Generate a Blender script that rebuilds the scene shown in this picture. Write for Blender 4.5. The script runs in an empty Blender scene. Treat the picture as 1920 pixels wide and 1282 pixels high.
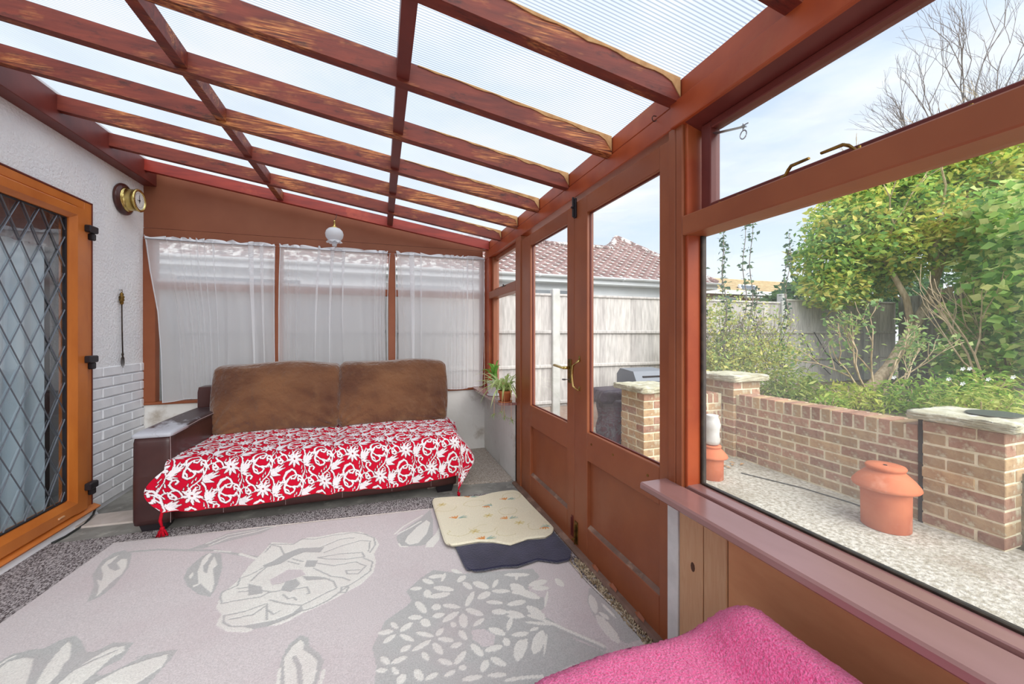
import bpy, math, random
import numpy as np
from mathutils import Vector
random.seed(7); RNG=np.random.default_rng(7)
S=bpy.context.scene; COL=S.collection
def lin(c): return tuple(((v/255)/12.92 if v/255<=.04045 else ((v/255+.055)/1.055)**2.4) for v in c)+(1.0,)
# ---------------------------------------------------------------- camera, sky, exposure
cam=bpy.data.cameras.new('camera'); co=bpy.data.objects.new('camera',cam); COL.objects.link(co)
cam.sensor_width=36; cam.lens=727/1920*36; cam.shift_y=-16/1920; cam.clip_start=.02; cam.clip_end=300
co.location=(0,0,1.22); co.rotation_euler=(math.pi/2,0,-math.radians(18.765)); S.camera=co
S.view_settings.view_transform='Standard'; S.view_settings.look='None'; S.view_settings.gamma=1; S.view_settings.use_curve_mapping=False
S.view_settings.exposure=0.95
W=bpy.data.worlds.new('sky'); S.world=W; W.use_nodes=True; wt=W.node_tree; wt.nodes.clear()
def nd(t,k,**a):
    n=t.nodes.new(k)
    for q,v in a.items(): setattr(n,q,v)
    return n
_o=nd(wt,'ShaderNodeOutputWorld'); _b=nd(wt,'ShaderNodeBackground'); _tc=nd(wt,'ShaderNodeTexCoord'); _sx=nd(wt,'ShaderNodeSeparateXYZ')
_r=nd(wt,'ShaderNodeValToRGB'); _n=nd(wt,'ShaderNodeTexNoise'); _mp=nd(wt,'ShaderNodeMapping'); _r2=nd(wt,'ShaderNodeValToRGB'); _mx=nd(wt,'ShaderNodeMixRGB')
wt.links.new(_tc.outputs['Generated'],_sx.inputs[0]); wt.links.new(_sx.outputs['Z'],_r.inputs[0])
_r.color_ramp.elements[0].position=0; _r.color_ramp.elements[0].color=lin((234,243,250)); _r.color_ramp.elements[1].position=.7; _r.color_ramp.elements[1].color=lin((190,208,236))
_e=_r.color_ramp.elements.new(.25); _e.color=lin((206,224,244))
_mp.inputs['Scale'].default_value=(1.2,1.2,4); wt.links.new(_tc.outputs['Generated'],_mp.inputs[0]); wt.links.new(_mp.outputs[0],_n.inputs['Vector'])
_n.inputs['Scale'].default_value=2.2; _n.inputs['Detail'].default_value=6; _n.inputs['Roughness'].default_value=.55
wt.links.new(_n.outputs['Fac'],_r2.inputs[0]); _r2.color_ramp.elements[0].position=.38; _r2.color_ramp.elements[1].position=.68
wt.links.new(_r2.outputs[0],_mx.inputs['Fac']); wt.links.new(_r.outputs[0],_mx.inputs[1]); _mx.inputs[2].default_value=lin((240,243,248))
wt.links.new(_mx.outputs[0],_b.inputs[0]); _b.inputs[1].default_value=0.65; wt.links.new(_b.outputs[0],_o.inputs[0])
sl=bpy.data.lights.new('sun','SUN'); so=bpy.data.objects.new('sun',sl); COL.objects.link(so)
sl.energy=3.0; sl.angle=math.radians(70); sl.color=(1,.97,.92); so.rotation_euler=(math.radians(50),0,math.radians(14))

# ---------------------------------------------------------------- materials
def newmat(name):
    m=bpy.data.materials.new(name); m.use_nodes=True; t=m.node_tree; t.nodes.clear()
    return m,t,nd(t,'ShaderNodeOutputMaterial')
def noise(t,scale,detail=4,stretch=None,rough=.55,w=None):
    tc=nd(t,'ShaderNodeTexCoord'); mp=nd(t,'ShaderNodeMapping'); n=nd(t,'ShaderNodeTexNoise')
    mp.inputs['Scale'].default_value=stretch or (1,1,1)
    t.links.new(tc.outputs['Object'],mp.inputs[0]); t.links.new(mp.outputs[0],n.inputs['Vector'])
    n.inputs['Scale'].default_value=scale; n.inputs['Detail'].default_value=detail; n.inputs['Roughness'].default_value=rough
    return n.outputs['Fac']
def ramp(t,fac,stops):
    r=nd(t,'ShaderNodeValToRGB'); e=r.color_ramp.elements
    e[0].position,e[0].color=stops[0]; e[1].position,e[1].color=stops[-1]
    for p,c in stops[1:-1]:
        q=e.new(p); q.color=c
    t.links.new(fac,r.inputs[0]); return r.outputs[0]
def mixc(t,fac,a,b,mode='MIX'):
    m=nd(t,'ShaderNodeMixRGB',blend_type=mode)
    for i,v in ((0,fac),(1,a),(2,b)):
        if hasattr(v,'is_linked') or hasattr(v,'links'): t.links.new(v,m.inputs[i])
        else: m.inputs[i].default_value=v
    return m.outputs[0]
def bsdf(t,out,col,rough=.6,metal=0,bump=None,bstr=.2,bdist=.002,spec=.5,coat=0,sheen=0,trans=None):
    b=nd(t,'ShaderNodeBsdfPrincipled')
    if hasattr(col,'links'): t.links.new(col,b.inputs['Base Color'])
    else: b.inputs['Base Color'].default_value=col
    b.inputs['Roughness'].default_value=rough; b.inputs['Metallic'].default_value=metal; b.inputs['Specular IOR Level'].default_value=spec
    b.inputs['Coat Weight'].default_value=coat; b.inputs['Sheen Weight'].default_value=sheen
    if bump is not None:
        k=nd(t,'ShaderNodeBump'); k.inputs['Strength'].default_value=bstr; k.inputs['Distance'].default_value=bdist
        t.links.new(bump,k.inputs['Height']); t.links.new(k.outputs[0],b.inputs['Normal'])
    t.links.new(b.outputs[0],out.inputs[0]); return b
def pm(name,c1,c2=None,scale=6,stretch=None,rough=.6,bscale=None,bstr=.2,bdist=.002,metal=0,spec=.4,lo=.35,hi=.65,detail=4,c3=None,s3=3,p3=(.55,.7),rnd=0,bstretch=None,coat=0,sheen=0):
    m,t,o=newmat(name)
    col=lin(c1)
    if c2: col=ramp(t,noise(t,scale,detail,stretch),[(lo,lin(c1)),(hi,lin(c2))])
    if c3: col=mixc(t,ramp(t,noise(t,s3,6,None,.65),[(p3[0],(0,0,0,1)),(p3[1],(1,1,1,1))]),col,lin(c3))
    if rnd:
        oi=nd(t,'ShaderNodeObjectInfo'); v=ramp(t,oi.outputs['Random'],[(0,(1-rnd,1-rnd*1.1,1-rnd*1.1,1)),(.5,(1,1,1,1)),(1,(1+rnd*.6,1+rnd*.5,1+rnd*.4,1))])
        col=mixc(t,1.0,col,v,'MULTIPLY')
    bsdf(t,o,col,rough,metal,noise(t,bscale,5,bstretch) if bscale else None,bstr,bdist,spec,coat,sheen)
    return m
M={}
M['paint']=pm('brown_gloss_paint',(152,86,52),(138,74,44),3,(1,1,1),.42,60,.25,.001,spec=.45,c3=(150,88,60),s3=1.6)
M['redpaint']=pm('red_brown_paint',(170,78,40),(150,64,34),5,(1,1,1),.45,50,.2,.001,c3=(170,92,52),s3=2.2)
M['maroon']=pm('maroon_paint',(112,48,40),(96,38,32),5,None,.45,50,.2,.001)
M['gable']=pm('gable_board_paint',(140,84,58),(130,74,50),2.5,None,.55,70,.2,.001)
def rafter_mat():
    m,t,o=newmat('worn_stained_rafter_wood')
    g=noise(t,5,6,(1.6,26,34),.6); big=noise(t,2.1,5,(1.2,3,3),.6); bl=noise(t,7,6,(1,5,3),.7)
    paint=ramp(t,noise(t,6,4,(1,6,6)),[(.3,lin((96,38,30))),(.7,lin((128,54,38)))])
    wood=ramp(t,g,[(.38,lin((70,32,18))),(.5,lin((156,82,42))),(.58,lin((206,138,80)))])
    c=mixc(t,ramp(t,big,[(.50,(0,0,0,1)),(.62,(.8,.8,.8,1))]),paint,wood)
    c=mixc(t,ramp(t,bl,[(.56,(0,0,0,1)),(.68,(.75,.75,.75,1))]),c,lin((48,24,22)))
    bsdf(t,o,c,.55,0,g,.3,.002,.35); return m
M['rafter']=rafter_mat()
M['gablerafter']=pm('bright_red_stained_rafter',(150,48,34),(124,36,28),4,(1,8,8),.45,30,.2,.001,c3=(170,70,48),s3=3)
M['caulk']=pm('old_tan_sealant',(190,150,102),(160,116,72),20,None,.8,60,.4,.003)
M['render']=pm('roughcast_white_render',(248,248,248),(240,241,243),4,None,.9,55,.8,.012,spec=.1,detail=6)
M['whitebrick']=pm('white_painted_brick',(242,242,244),(234,235,238),7,None,.75,30,.5,.005,spec=.2)
M['mortarwhite']=pm('painted_mortar',(228,229,233),(218,219,224),12,None,.9,60,.5,.004)
M['plaster']=pm('stained_white_plaster',(232,230,226),(222,219,214),2.5,None,.85,20,.4,.004,c3=(172,160,146),s3=3.2,p3=(.56,.74),spec=.15)
M['upvc']=pm('golden_oak_frame',(210,124,54),(188,104,42),5,(4,1,.6),.35,70,.1,.0005,spec=.5,lo=.3,hi=.7)
M['black']=pm('black_plastic',(38,34,38),rough=.4)
M['blackmetal']=pm('blackened_iron',(48,40,36),(70,58,48),30,None,.5,40,.3,.001,metal=.5)
M['steel']=pm('zinc_steel',(150,152,156),rough=.35,metal=.9)
M['lead']=pm('grey_lead_strip',(120,124,132),rough=.35,metal=.7)
M['brass']=pm('polished_brass',(220,200,130),(196,170,96),12,None,.25,metal=1)
M['oldbrass']=pm('aged_brass',(150,118,58),(96,74,40),30,None,.4,metal=.9)
M['mahog']=pm('mahogany_base',(88,40,32),(64,28,24),8,None,.3,spec=.6)
M['dial']=pm('white_dial',(232,230,224),rough=.5)
def glass_mat(name,dust=.05,tint=(.985,.99,.99,1),specks=True):
    m,t,o=newmat(name)
    tr=nd(t,'ShaderNodeBsdfTransparent'); tr.inputs[0].default_value=tint
    gl=nd(t,'ShaderNodeBsdfGlossy'); gl.inputs['Roughness'].default_value=.02
    ge=nd(t,'ShaderNodeNewGeometry'); dt=nd(t,'ShaderNodeVectorMath',operation='DOT_PRODUCT'); t.links.new(ge.outputs['Incoming'],dt.inputs[0]); t.links.new(ge.outputs['Normal'],dt.inputs[1])
    ab=nd(t,'ShaderNodeMath',operation='ABSOLUTE'); t.links.new(dt.outputs['Value'],ab.inputs[0])
    iv=nd(t,'ShaderNodeMath',operation='SUBTRACT'); iv.inputs[0].default_value=1; t.links.new(ab.outputs[0],iv.inputs[1])
    pw=nd(t,'ShaderNodeMath',operation='POWER'); t.links.new(iv.outputs[0],pw.inputs[0]); pw.inputs[1].default_value=5
    fr=nd(t,'ShaderNodeMath',operation='MULTIPLY_ADD'); t.links.new(pw.outputs[0],fr.inputs[0]); fr.inputs[1].default_value=.9; fr.inputs[2].default_value=.27 if 'door' in name else .045
    a=nd(t,'ShaderNodeMixShader'); t.links.new(fr.outputs[0],a.inputs[0]); t.links.new(tr.outputs[0],a.inputs[1]); t.links.new(gl.outputs[0],a.inputs[2])
    if dust:
        df=nd(t,'ShaderNodeBsdfTranslucent'); df.inputs[0].default_value=(.9,.92,.95,1)
        r=ramp(t,noise(t,2.0,6),[(.35,(dust*.4,)*3+(1,)),(.75,(dust*1.8,)*3+(1,))])
        if specks:
            sp=ramp(t,noise(t,150,2),[(.76,(0,0,0,1)),(.79,(.5,.5,.5,1))]); r=mixc(t,1,r,sp,'ADD')
        b=nd(t,'ShaderNodeMixShader'); t.links.new(r,b.inputs[0]); t.links.new(a.outputs[0],b.inputs[1]); t.links.new(df.outputs[0],b.inputs[2]); a=b
    t.links.new(a.outputs[0],o.inputs[0]); return m
M['glass']=glass_mat('dusty_window_glass',.06); M['doorglass']=glass_mat('leaded_door_glass',.015,(.93,.97,.98,1),False)
def sheet_mat():
    m,t,o=newmat('twinwall_polycarbonate')
    tc=nd(t,'ShaderNodeTexCoord'); w=nd(t,'ShaderNodeTexWave',wave_type='BANDS',bands_direction='Y'); t.links.new(tc.outputs['Object'],w.inputs[0]); w.inputs['Scale'].default_value=26
    w.inputs['Distortion'].default_value=0
    st=ramp(t,w.outputs['Fac'],[(.0,(.46,.49,.53,1)),(.4,(.78,.80,.82,1)),(1,(.86,.87,.88,1))])
    gr=ramp(t,noise(t,1.6,5),[(.3,(.86,.88,.89,1)),(.7,(1,1,1,1))]); c=mixc(t,1,st,gr,'MULTIPLY')
    ta=nd(t,'ShaderNodeBsdfTranslucent'); t.links.new(c,ta.inputs[0])
    tr=nd(t,'ShaderNodeBsdfTransparent'); t.links.new(c,tr.inputs[0])
    gl=nd(t,'ShaderNodeBsdfGlossy'); gl.inputs['Roughness'].default_value=.3
    a=nd(t,'ShaderNodeMixShader'); a.inputs[0].default_value=.62; t.links.new(ta.outputs[0],a.inputs[1]); t.links.new(tr.outputs[0],a.inputs[2])
    b=nd(t,'ShaderNodeMixShader'); b.inputs[0].default_value=.04; t.links.new(a.outputs[0],b.inputs[1]); t.links.new(gl.outputs[0],b.inputs[2])
    t.links.new(b.outputs[0],o.inputs[0]); return m
M['sheet']=sheet_mat()
def sheer_mat():
    m,t,o=newmat('sheer_white_net')
    ta=nd(t,'ShaderNodeBsdfTranslucent'); ta.inputs[0].default_value=(.95,.95,.96,1)
    df=nd(t,'ShaderNodeBsdfDiffuse'); df.inputs[0].default_value=(.95,.95,.96,1)
    tr=nd(t,'ShaderNodeBsdfTransparent')
    lw=nd(t,'ShaderNodeLayerWeight'); lw.inputs[0].default_value=.35
    f=nd(t,'ShaderNodeMapRange'); f.inputs['To Min'].default_value=.68; f.inputs['To Max'].default_value=.98; t.links.new(lw.outputs['Facing'],f.inputs['Value'])
    a=nd(t,'ShaderNodeMixShader'); a.inputs[0].default_value=.45; t.links.new(ta.outputs[0],a.inputs[1]); t.links.new(df.outputs[0],a.inputs[2])
    b=nd(t,'ShaderNodeMixShader'); t.links.new(f.outputs[0],b.inputs[0]); t.links.new(tr.outputs[0],b.inputs[1]); t.links.new(a.outputs[0],b.inputs[2])
    t.links.new(b.outputs[0],o.inputs[0]); return m
M['sheer']=sheer_mat()
M['hem']=pm('curtain_header_cloth',(225,227,232),rough=.9)
M['carpet']=pm('grey_loop_carpet',(98,88,88),(206,198,198),200,(1,.45,1),.95,180,1.0,.014,spec=.05,lo=.43,hi=.57,detail=2,bstretch=(1,.45,1))
M['coir']=pm('brown_loop_carpet_edge',(150,130,104),(214,196,168),60,(1,1,1),.95,70,1.0,.015,spec=.05,lo=.38,hi=.62,detail=2)
M['beigecarpet']=pm('beige_flecked_carpet',(150,138,126),(198,188,178),110,None,.95,90,.6,.004,spec=.05,detail=3)
M['palecarpet']=pm('pale_beige_carpet',(206,196,190),(188,178,170),9,None,.95,90,.5,.004,spec=.05)
M['concrete']=pm('grey_concrete_floor',(158,156,150),(128,126,122),5,None,.9,40,.5,.004,c3=(176,174,166),s3=9,spec=.1)
def attr_mat(name,nscale,amt,bstr,bdist,rough=.95,stretch=None,spec=.1,sheen=0,stain=None):
    m,t,o=newmat(name); a=nd(t,'ShaderNodeAttribute'); a.attribute_name='Col'
    n=noise(t,nscale,3,stretch,.7)
    c=mixc(t,1,a.outputs['Color'],ramp(t,n,[(.3,(1-amt,)*3+(1,)),(.7,(1+amt*.5,)*3+(1,))]),'MULTIPLY')
    if stain:
        c=mixc(t,ramp(t,noise(t,2.4,5),[(.5,(0,0,0,1)),(.75,(.35,.35,.35,1))]),c,lin(stain))
    bsdf(t,o,c,rough,0,n,bstr,bdist,spec,0,sheen); return m
M['rug']=attr_mat('rug_pile',190,.22,.5,.004,stain=(190,170,172))
M['throw']=attr_mat('damask_throw_cloth',300,.08,.25,.001,.85)
M['mat']=attr_mat('bath_mat_pile',160,.14,.5,.004,stain=(214,196,160))
M['leaf']=attr_mat('leaf_surface',30,.12,.1,.001,.55,spec=.3)
def _leaf():
    t=M['leaf'].node_tree; o=[n for n in t.nodes if n.type=='OUTPUT_MATERIAL'][0]; p=[n for n in t.nodes if n.type=='BSDF_PRINCIPLED'][0]; a=[n for n in t.nodes if n.type=='ATTRIBUTE'][0]
    tr=nd(t,'ShaderNodeBsdfTranslucent'); t.links.new(a.outputs['Color'],tr.inputs[0]); mx=nd(t,'ShaderNodeMixShader'); mx.inputs[0].default_value=.45
    t.links.new(p.outputs[0],mx.inputs[1]); t.links.new(tr.outputs[0],mx.inputs[2]); t.links.new(mx.outputs[0],o.inputs[0])
_leaf()
def leather():
    m,t,o=newmat('dark_brown_leather')
    c=ramp(t,noise(t,3,5),[(.3,lin((56,30,30))),(.7,lin((80,46,42)))])
    bsdf(t,o,c,.38,0,noise(t,120,3),.25,.0008,.5,.1); return m
M['leather']=leather()
def worn():
    m,t,o=newmat('worn_scuffed_leather'); tc=nd(t,'ShaderNodeTexCoord'); sx=nd(t,'ShaderNodeSeparateXYZ'); t.links.new(tc.outputs['Object'],sx.inputs[0])
    mr=nd(t,'ShaderNodeMapRange'); mr.inputs['From Min'].default_value=-.05; mr.inputs['From Max'].default_value=-.42; t.links.new(sx.outputs['Y'],mr.inputs['Value'])
    n=noise(t,11,6,(1,.6,1),.7); ad=nd(t,'ShaderNodeMath',operation='MULTIPLY_ADD'); t.links.new(mr.outputs[0],ad.inputs[0]); ad.inputs[1].default_value=.30; t.links.new(n,ad.inputs[2])
    f=ramp(t,ad.outputs[0],[(.60,(0,0,0,1)),(.72,(.9,.9,.9,1))]); c=mixc(t,f,lin((66,52,54)),lin((190,192,200)))
    bsdf(t,o,c,.38,0,noise(t,90,4),.3,.001,.6); return m
M['wornleather']=worn()
M['suede']=pm('brown_faux_suede',(124,86,60),(92,60,45),2.2,(1,1,1.6),.95,6,1.0,.06,spec=.05,sheen=.5,detail=5,c3=(132,98,70),s3=1.5)
M['thread']=pm('pale_stitching',(170,150,150),rough=.8)
M['red']=pm('red_tassel_yarn',(196,22,44),(160,10,30),60,(6,6,1),.85,spec=.1)
M['navy']=pm('navy_mat_pile',(34,34,58),(56,56,84),7,None,.95,120,.6,.004,spec=.05,sheen=.4,detail=5,lo=.4,hi=.8)
M['navyhem']=pm('navy_binding',(34,34,54),rough=.9)
M['pink']=pm('pink_terry_towel',(222,56,120),(252,130,184),260,None,.95,170,1.0,.012,spec=.03,sheen=.3,detail=3,lo=.3,hi=.7)
M['sill']=pm('brown_sill_paint',(152,112,108),(138,98,92),4,(1,.4,1),.2,70,.12,.0008,spec=.6)
M['trim']=pm('white_painted_strip',(226,224,222),(206,204,202),9,None,.6,40,.3,.002)
def pine():
    m,t,o=newmat('knotty_pine')
    g=noise(t,3.2,3,(9,9,.7),.5); w=nd(t,'ShaderNodeMath',operation='PINGPONG'); q=nd(t,'ShaderNodeMath',operation='MULTIPLY'); q.inputs[1].default_value=9
    t.links.new(g,q.inputs[0]); t.links.new(q.outputs[0],w.inputs[0]); w.inputs[1].default_value=.5
    c=ramp(t,w.outputs[0],[(0,lin((204,160,122))),(.7,lin((196,148,108))),(1,lin((158,104,66)))])
    bsdf(t,o,c,.5,0,g,.1,.001,.4); return m
M['pine']=pine()
M['knot']=pm('pine_knot',(84,52,36),rough=.7)
M['mdf']=pm('brown_fibreboard',(216,156,112),(200,138,96),3.5,(1,1,3),.6,90,.2,.0008,spec=.3,c3=(170,100,66),s3=2)
M['terra']=pm('terracotta',(202,120,84),(184,100,68),4,None,.85,40,.4,.002,spec=.15,c3=(212,144,114),s3=5)
M['terrapot']=pm('terracotta_flowerpot',(196,116,72),(176,98,58),8,None,.8)
M['whiteplastic']=pm('white_ceramic',(222,222,222),rough=.4)
M['soil']=pm('dark_soil',(60,46,36),rough=1)
M['brick']=pm('weathered_brick',(176,140,118),(150,112,92),14,None,.9,45,.9,.006,spec=.1,c3=(206,200,172),s3=11,p3=(.52,.68),rnd=.26,detail=6)
M['brickyellow']=pm('weathered_buff_brick',(186,160,124),(164,134,104),14,None,.9,45,.9,.006,spec=.1,c3=(206,204,178),s3=11,p3=(.54,.68),rnd=.2,detail=6)
M['mortar']=pm('pale_mortar',(232,224,196),(212,204,174),20,None,.95,60,.7,.005,spec=.05)
M['capstone']=pm('lichened_cap_stone',(202,200,180),(168,162,136),8,None,.95,22,.9,.012,spec=.1,c3=(226,226,214),s3=10,detail=6)
M['ground']=pm('exposed_aggregate_concrete',(206,202,190),(160,154,138),34,None,.95,60,1,.01,spec=.1,lo=.38,hi=.62,detail=6,c3=(150,142,122),s3=1.4,p3=(.52,.75))
M['earth']=pm('garden_earth',(150,136,110),(120,112,84),8,None,1,20,1,.03)
M['slate']=pm('blue_slate_chip',(128,132,146),(90,94,106),20,None,.6,rnd=.3)
M['fence']=pm('weathered_grey_board',(206,202,198),(176,172,168),6,(6,6,.8),.9,40,.4,.003,spec=.1,bstretch=(6,6,.6),rnd=.14,c3=(196,192,188),s3=2.5)
M['fencedark']=pm('dark_grey_board',(176,172,160),(146,142,130),6,(6,6,.8),.9,40,.4,.003,spec=.1,bstretch=(6,6,.6),rnd=.16)  # darker tone of the fence boards, for the return fence on the right
M['post']=pm('concrete_post',(204,204,200),(184,184,178),7,None,.95,50,.4,.003)
M['gravelboard']=pm('concrete_gravel_board',(190,170,156),(170,150,138),7,None,.95,50,.4,.003)
M['tile']=pm('lichened_red_roof_tile',(140,112,108),(114,100,98),5,None,.9,30,.6,.006,spec=.1,c3=(220,218,214),s3=7,p3=(.5,.57),rnd=.2)
M['tan']=pm('tan_roof_tile',(206,184,146),(186,164,128),6,None,.9,30,.5,.006)
M['white']=pm('white_house_paint',(226,229,232),(216,219,222),2,None,.6)
M['darkglass']=pm('dark_house_window',(86,96,104),rough=.15,spec=.7)
M['greyhood']=pm('grey_bbq_hood',(120,126,134),rough=.5)
M['bbq']=pm('black_plum_cover',(52,44,56),(74,64,78),8,None,.5,12,.8,.03)
M['bark']=pm('pale_brown_bark',(214,192,160),(168,146,116),9,(3,3,.8),.95,24,.8,.01)
M['twig']=pm('grey_twig_bark',(140,130,122),(112,102,96),8,None,.95)
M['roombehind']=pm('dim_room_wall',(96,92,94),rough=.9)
M['bluecurtain']=pm('pale_blue_lined_curtain',(226,240,246),(208,226,236),5,(3,3,.4),.9)
M['darkcurtain']=pm('dark_pelmet',(84,78,84),(110,104,108),8,None,.9)
M['cable']=pm('black_cable',(44,46,46),rough=.5)
M['threshold']=pm('worn_wood_threshold',(134,104,90),(110,86,74),8,None,.7,40,.5,.004,c3=(170,140,120),s3=6)
def opal():
    m,t,o=newmat('opal_glass'); ta=nd(t,'ShaderNodeBsdfTranslucent'); ta.inputs[0].default_value=(.9,.92,.95,1)
    b=nd(t,'ShaderNodeBsdfPrincipled'); b.inputs['Base Color'].default_value=(.85,.88,.92,1); b.inputs['Roughness'].default_value=.12
    a=nd(t,'ShaderNodeMixShader'); a.inputs[0].default_value=.35; t.links.new(b.outputs[0],a.inputs[1]); t.links.new(ta.outputs[0],a.inputs[2]); t.links.new(a.outputs[0],o.inputs[0]); return m
M['opal']=opal()

# ---------------------------------------------------------------- mesh helpers
class MB:
    def __init__(s): s.v=[]; s.f=[]; s.c=None
    def add(s,vs,fs):
        k=len(s.v); s.v+= [tuple(p) for p in vs]; s.f+=[tuple(i+k for i in f) for f in fs]; return s
    def box(s,lo,hi,b=.002):
        lo=[min(a,c) for a,c in zip(lo,hi)] if 0 else list(lo); hi=list(hi)
        for i in range(3):
            if lo[i]>hi[i]: lo[i],hi[i]=hi[i],lo[i]
        b=min(b,*[(hi[i]-lo[i])*.3 for i in range(3)])
        if b<=0:
            vs=[(x,y,z) for x in (lo[0],hi[0]) for y in (lo[1],hi[1]) for z in (lo[2],hi[2])]
            return s.add(vs,[(0,1,3,2),(4,6,7,5),(0,4,5,1),(2,3,7,6),(0,2,6,4),(1,5,7,3)])
        vs=[];idx={}
        for cx in (0,1):
            for cy in (0,1):
                for cz in (0,1):
                    c=(cx,cy,cz)
                    for ax in range(3):
                        p=[]
                        for i in range(3):
                            full=hi[i] if c[i] else lo[i]; ins=hi[i]-b if c[i] else lo[i]+b
                            p.append(full if i==ax else ins)
                        idx[c+(ax,)]=len(vs); vs.append(tuple(p))
        fs=[]
        for ax in range(3):
            o=[i for i in range(3) if i!=ax]
            for sgn in (0,1):
                q=[]
                for a,c in ((0,0),(1,0),(1,1),(0,1)):
                    k=[0,0,0]; k[ax]=sgn; k[o[0]]=a; k[o[1]]=c; q.append(idx[tuple(k)+(ax,)])
                flip=(sgn==0)!=(ax==1)
                fs.append(tuple(q[::-1]) if flip else tuple(q))
        for ax in range(3):
            o=[i for i in range(3) if i!=ax]
            for a in (0,1):
                for c in (0,1):
                    k0=[0,0,0];k0[o[0]]=a;k0[o[1]]=c;k1=list(k0);k1[ax]=1
                    fs.append((idx[tuple(k0)+(o[0],)],idx[tuple(k1)+(o[0],)],idx[tuple(k1)+(o[1],)],idx[tuple(k0)+(o[1],)]))
        for cx in (0,1):
            for cy in (0,1):
                for cz in (0,1): fs.append(tuple(idx[(cx,cy,cz,a)] for a in range(3)))
        return s.add(vs,fs)
    def prism(s,poly,axis,a,b):
        n=len(poly)
        def mk(p,q):
            r=[p[0],p[1]]; r.insert(axis,q); return tuple(r)
        vs=[mk(p,a) for p in poly]+[mk(p,b) for p in poly]
        return s.add(vs,[tuple(range(n))[::-1],tuple(range(n,2*n))]+[(i,(i+1)%n,n+(i+1)%n,n+i) for i in range(n)])
    def lathe(s,prof,c=(0,0,0),n=24,axis=2,sx=1,sy=1):
        vs=[];fs=[]
        for r,h in prof:
            for i in range(n):
                a=2*math.pi*i/n; p=[r*math.cos(a)*sx,r*math.sin(a)*sy,h]
                if axis==0: p=[p[2],p[0],p[1]]
                if axis==1: p=[p[0],p[2],p[1]]
                vs.append((p[0]+c[0],p[1]+c[1],p[2]+c[2]))
        for j in range(len(prof)-1):
            for i in range(n): fs.append((j*n+i,j*n+(i+1)%n,(j+1)*n+(i+1)%n,(j+1)*n+i))
        if prof[0][0]>1e-6: fs.append(tuple(range(n))[::-1])
        if prof[-1][0]>1e-6: fs.append(tuple((len(prof)-1)*n+i for i in range(n)))
        return s.add(vs,fs)
    def tube(s,pts,r,n=6,flat=1):
        pts=[Vector(p) for p in pts]; m=len(pts); rr=r if hasattr(r,'__len__') else [r]*m
        vs=[];fs=[]; up=Vector((0,0,1))
        for j,p in enumerate(pts):
            d=(pts[min(j+1,m-1)]-pts[max(j-1,0)])
            d=d.normalized() if d.length>1e-9 else Vector((0,0,1))
            a=d.cross(up if abs(d.z)<.9 else Vector((1,0,0))).normalized(); b=d.cross(a)
            for i in range(n):
                t=2*math.pi*i/n; vs.append(tuple(p+a*math.cos(t)*rr[j]+b*math.sin(t)*rr[j]*flat))
        for j in range(m-1):
            for i in range(n): fs.append((j*n+i,j*n+(i+1)%n,(j+1)*n+(i+1)%n,(j+1)*n+i))
        fs.append(tuple(range(n))[::-1]); fs.append(tuple((m-1)*n+i for i in range(n)))
        return s.add(vs,fs)
    def rbox(s,lo,hi,r,n=10,fn=None):
        lo=Vector(lo);hi=Vector(hi);c=(lo+hi)/2;h=(hi-lo)/2
        vs=[];fs=[];key={}
        def vid(p):
            k=tuple(round(q,5) for q in p)
            if k in key: return key[k]
            q=[]
            for i in range(3):
                inn=max(h[i]-r,0); x=p[i]*h[i]; q.append(max(-inn,min(inn,x)))
            d=Vector([p[i]*h[i]-q[i] for i in range(3)])
            if d.length>1e-9: d=d.normalized()*r if 1 else d
            P=Vector(q)+d; nrm=d.normalized() if d.length>1e-9 else Vector((0,0,1))
            P=[P[i] for i in range(3)]
            if fn: P=fn(P,p,nrm)
            key[k]=len(vs); vs.append((P[0]+c[0],P[1]+c[1],P[2]+c[2])); return key[k]
        g=[-1+2*i/n for i in range(n+1)]
        for ax in range(3):
            o=[i for i in range(3) if i!=ax]
            for sg in (-1,1):
                for i in range(n):
                    for j in range(n):
                        q=[]
                        for a,b in ((i,j),(i+1,j),(i+1,j+1),(i,j+1)):
                            p=[0,0,0];p[ax]=sg;p[o[0]]=g[a];p[o[1]]=g[b];q.append(vid(p))
                        fl=(sg==-1)!=(ax==1); fs.append(tuple(q[::-1]) if fl else tuple(q))
        return s.add(vs,fs)
def mesh_of(v,f,smooth=False):
    me=bpy.data.meshes.new('m'); me.from_pydata([tuple(p) for p in v],[],f); me.update()
    if smooth: me.shade_smooth()
    return me
def wloc(o):
    p=Vector((0,0,0))
    while o: p+=o.location; o=o.parent
    return p
def link(name,me,mat,parent=None,loc=None):
    o=bpy.data.objects.new(name,me); COL.objects.link(o)
    if mat is not None and not me.materials: me.materials.append(M[mat] if isinstance(mat,str) else mat)
    if parent: o.parent=parent
    if loc is not None: o.location=Vector(loc)-(wloc(parent) if parent else Vector((0,0,0)))
    return o
def part(name,mb,mat,parent,smooth=False,label=None,kind=None,base=None):
    b=wloc(parent)
    v=[(p[0]-b[0],p[1]-b[1],p[2]-b[2]) for p in mb.v]
    o=link(name,mesh_of(v,mb.f,smooth),mat,parent)
    if label: o['label']=label
    if kind: o['kind']=kind
    return o
def tag(o,label=None,cat=None,group=None,kind=None):
    if label: o['label']=label
    if cat: o['category']=cat
    if group: o['group']=group
    if kind: o['kind']=kind
    return o
def thing(name,label,cat,loc,group=None,kind=None):
    o=bpy.data.objects.new(name,None); COL.objects.link(o); o.location=loc; o.empty_display_size=.05
    return tag(o,label,cat,group,kind)
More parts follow.
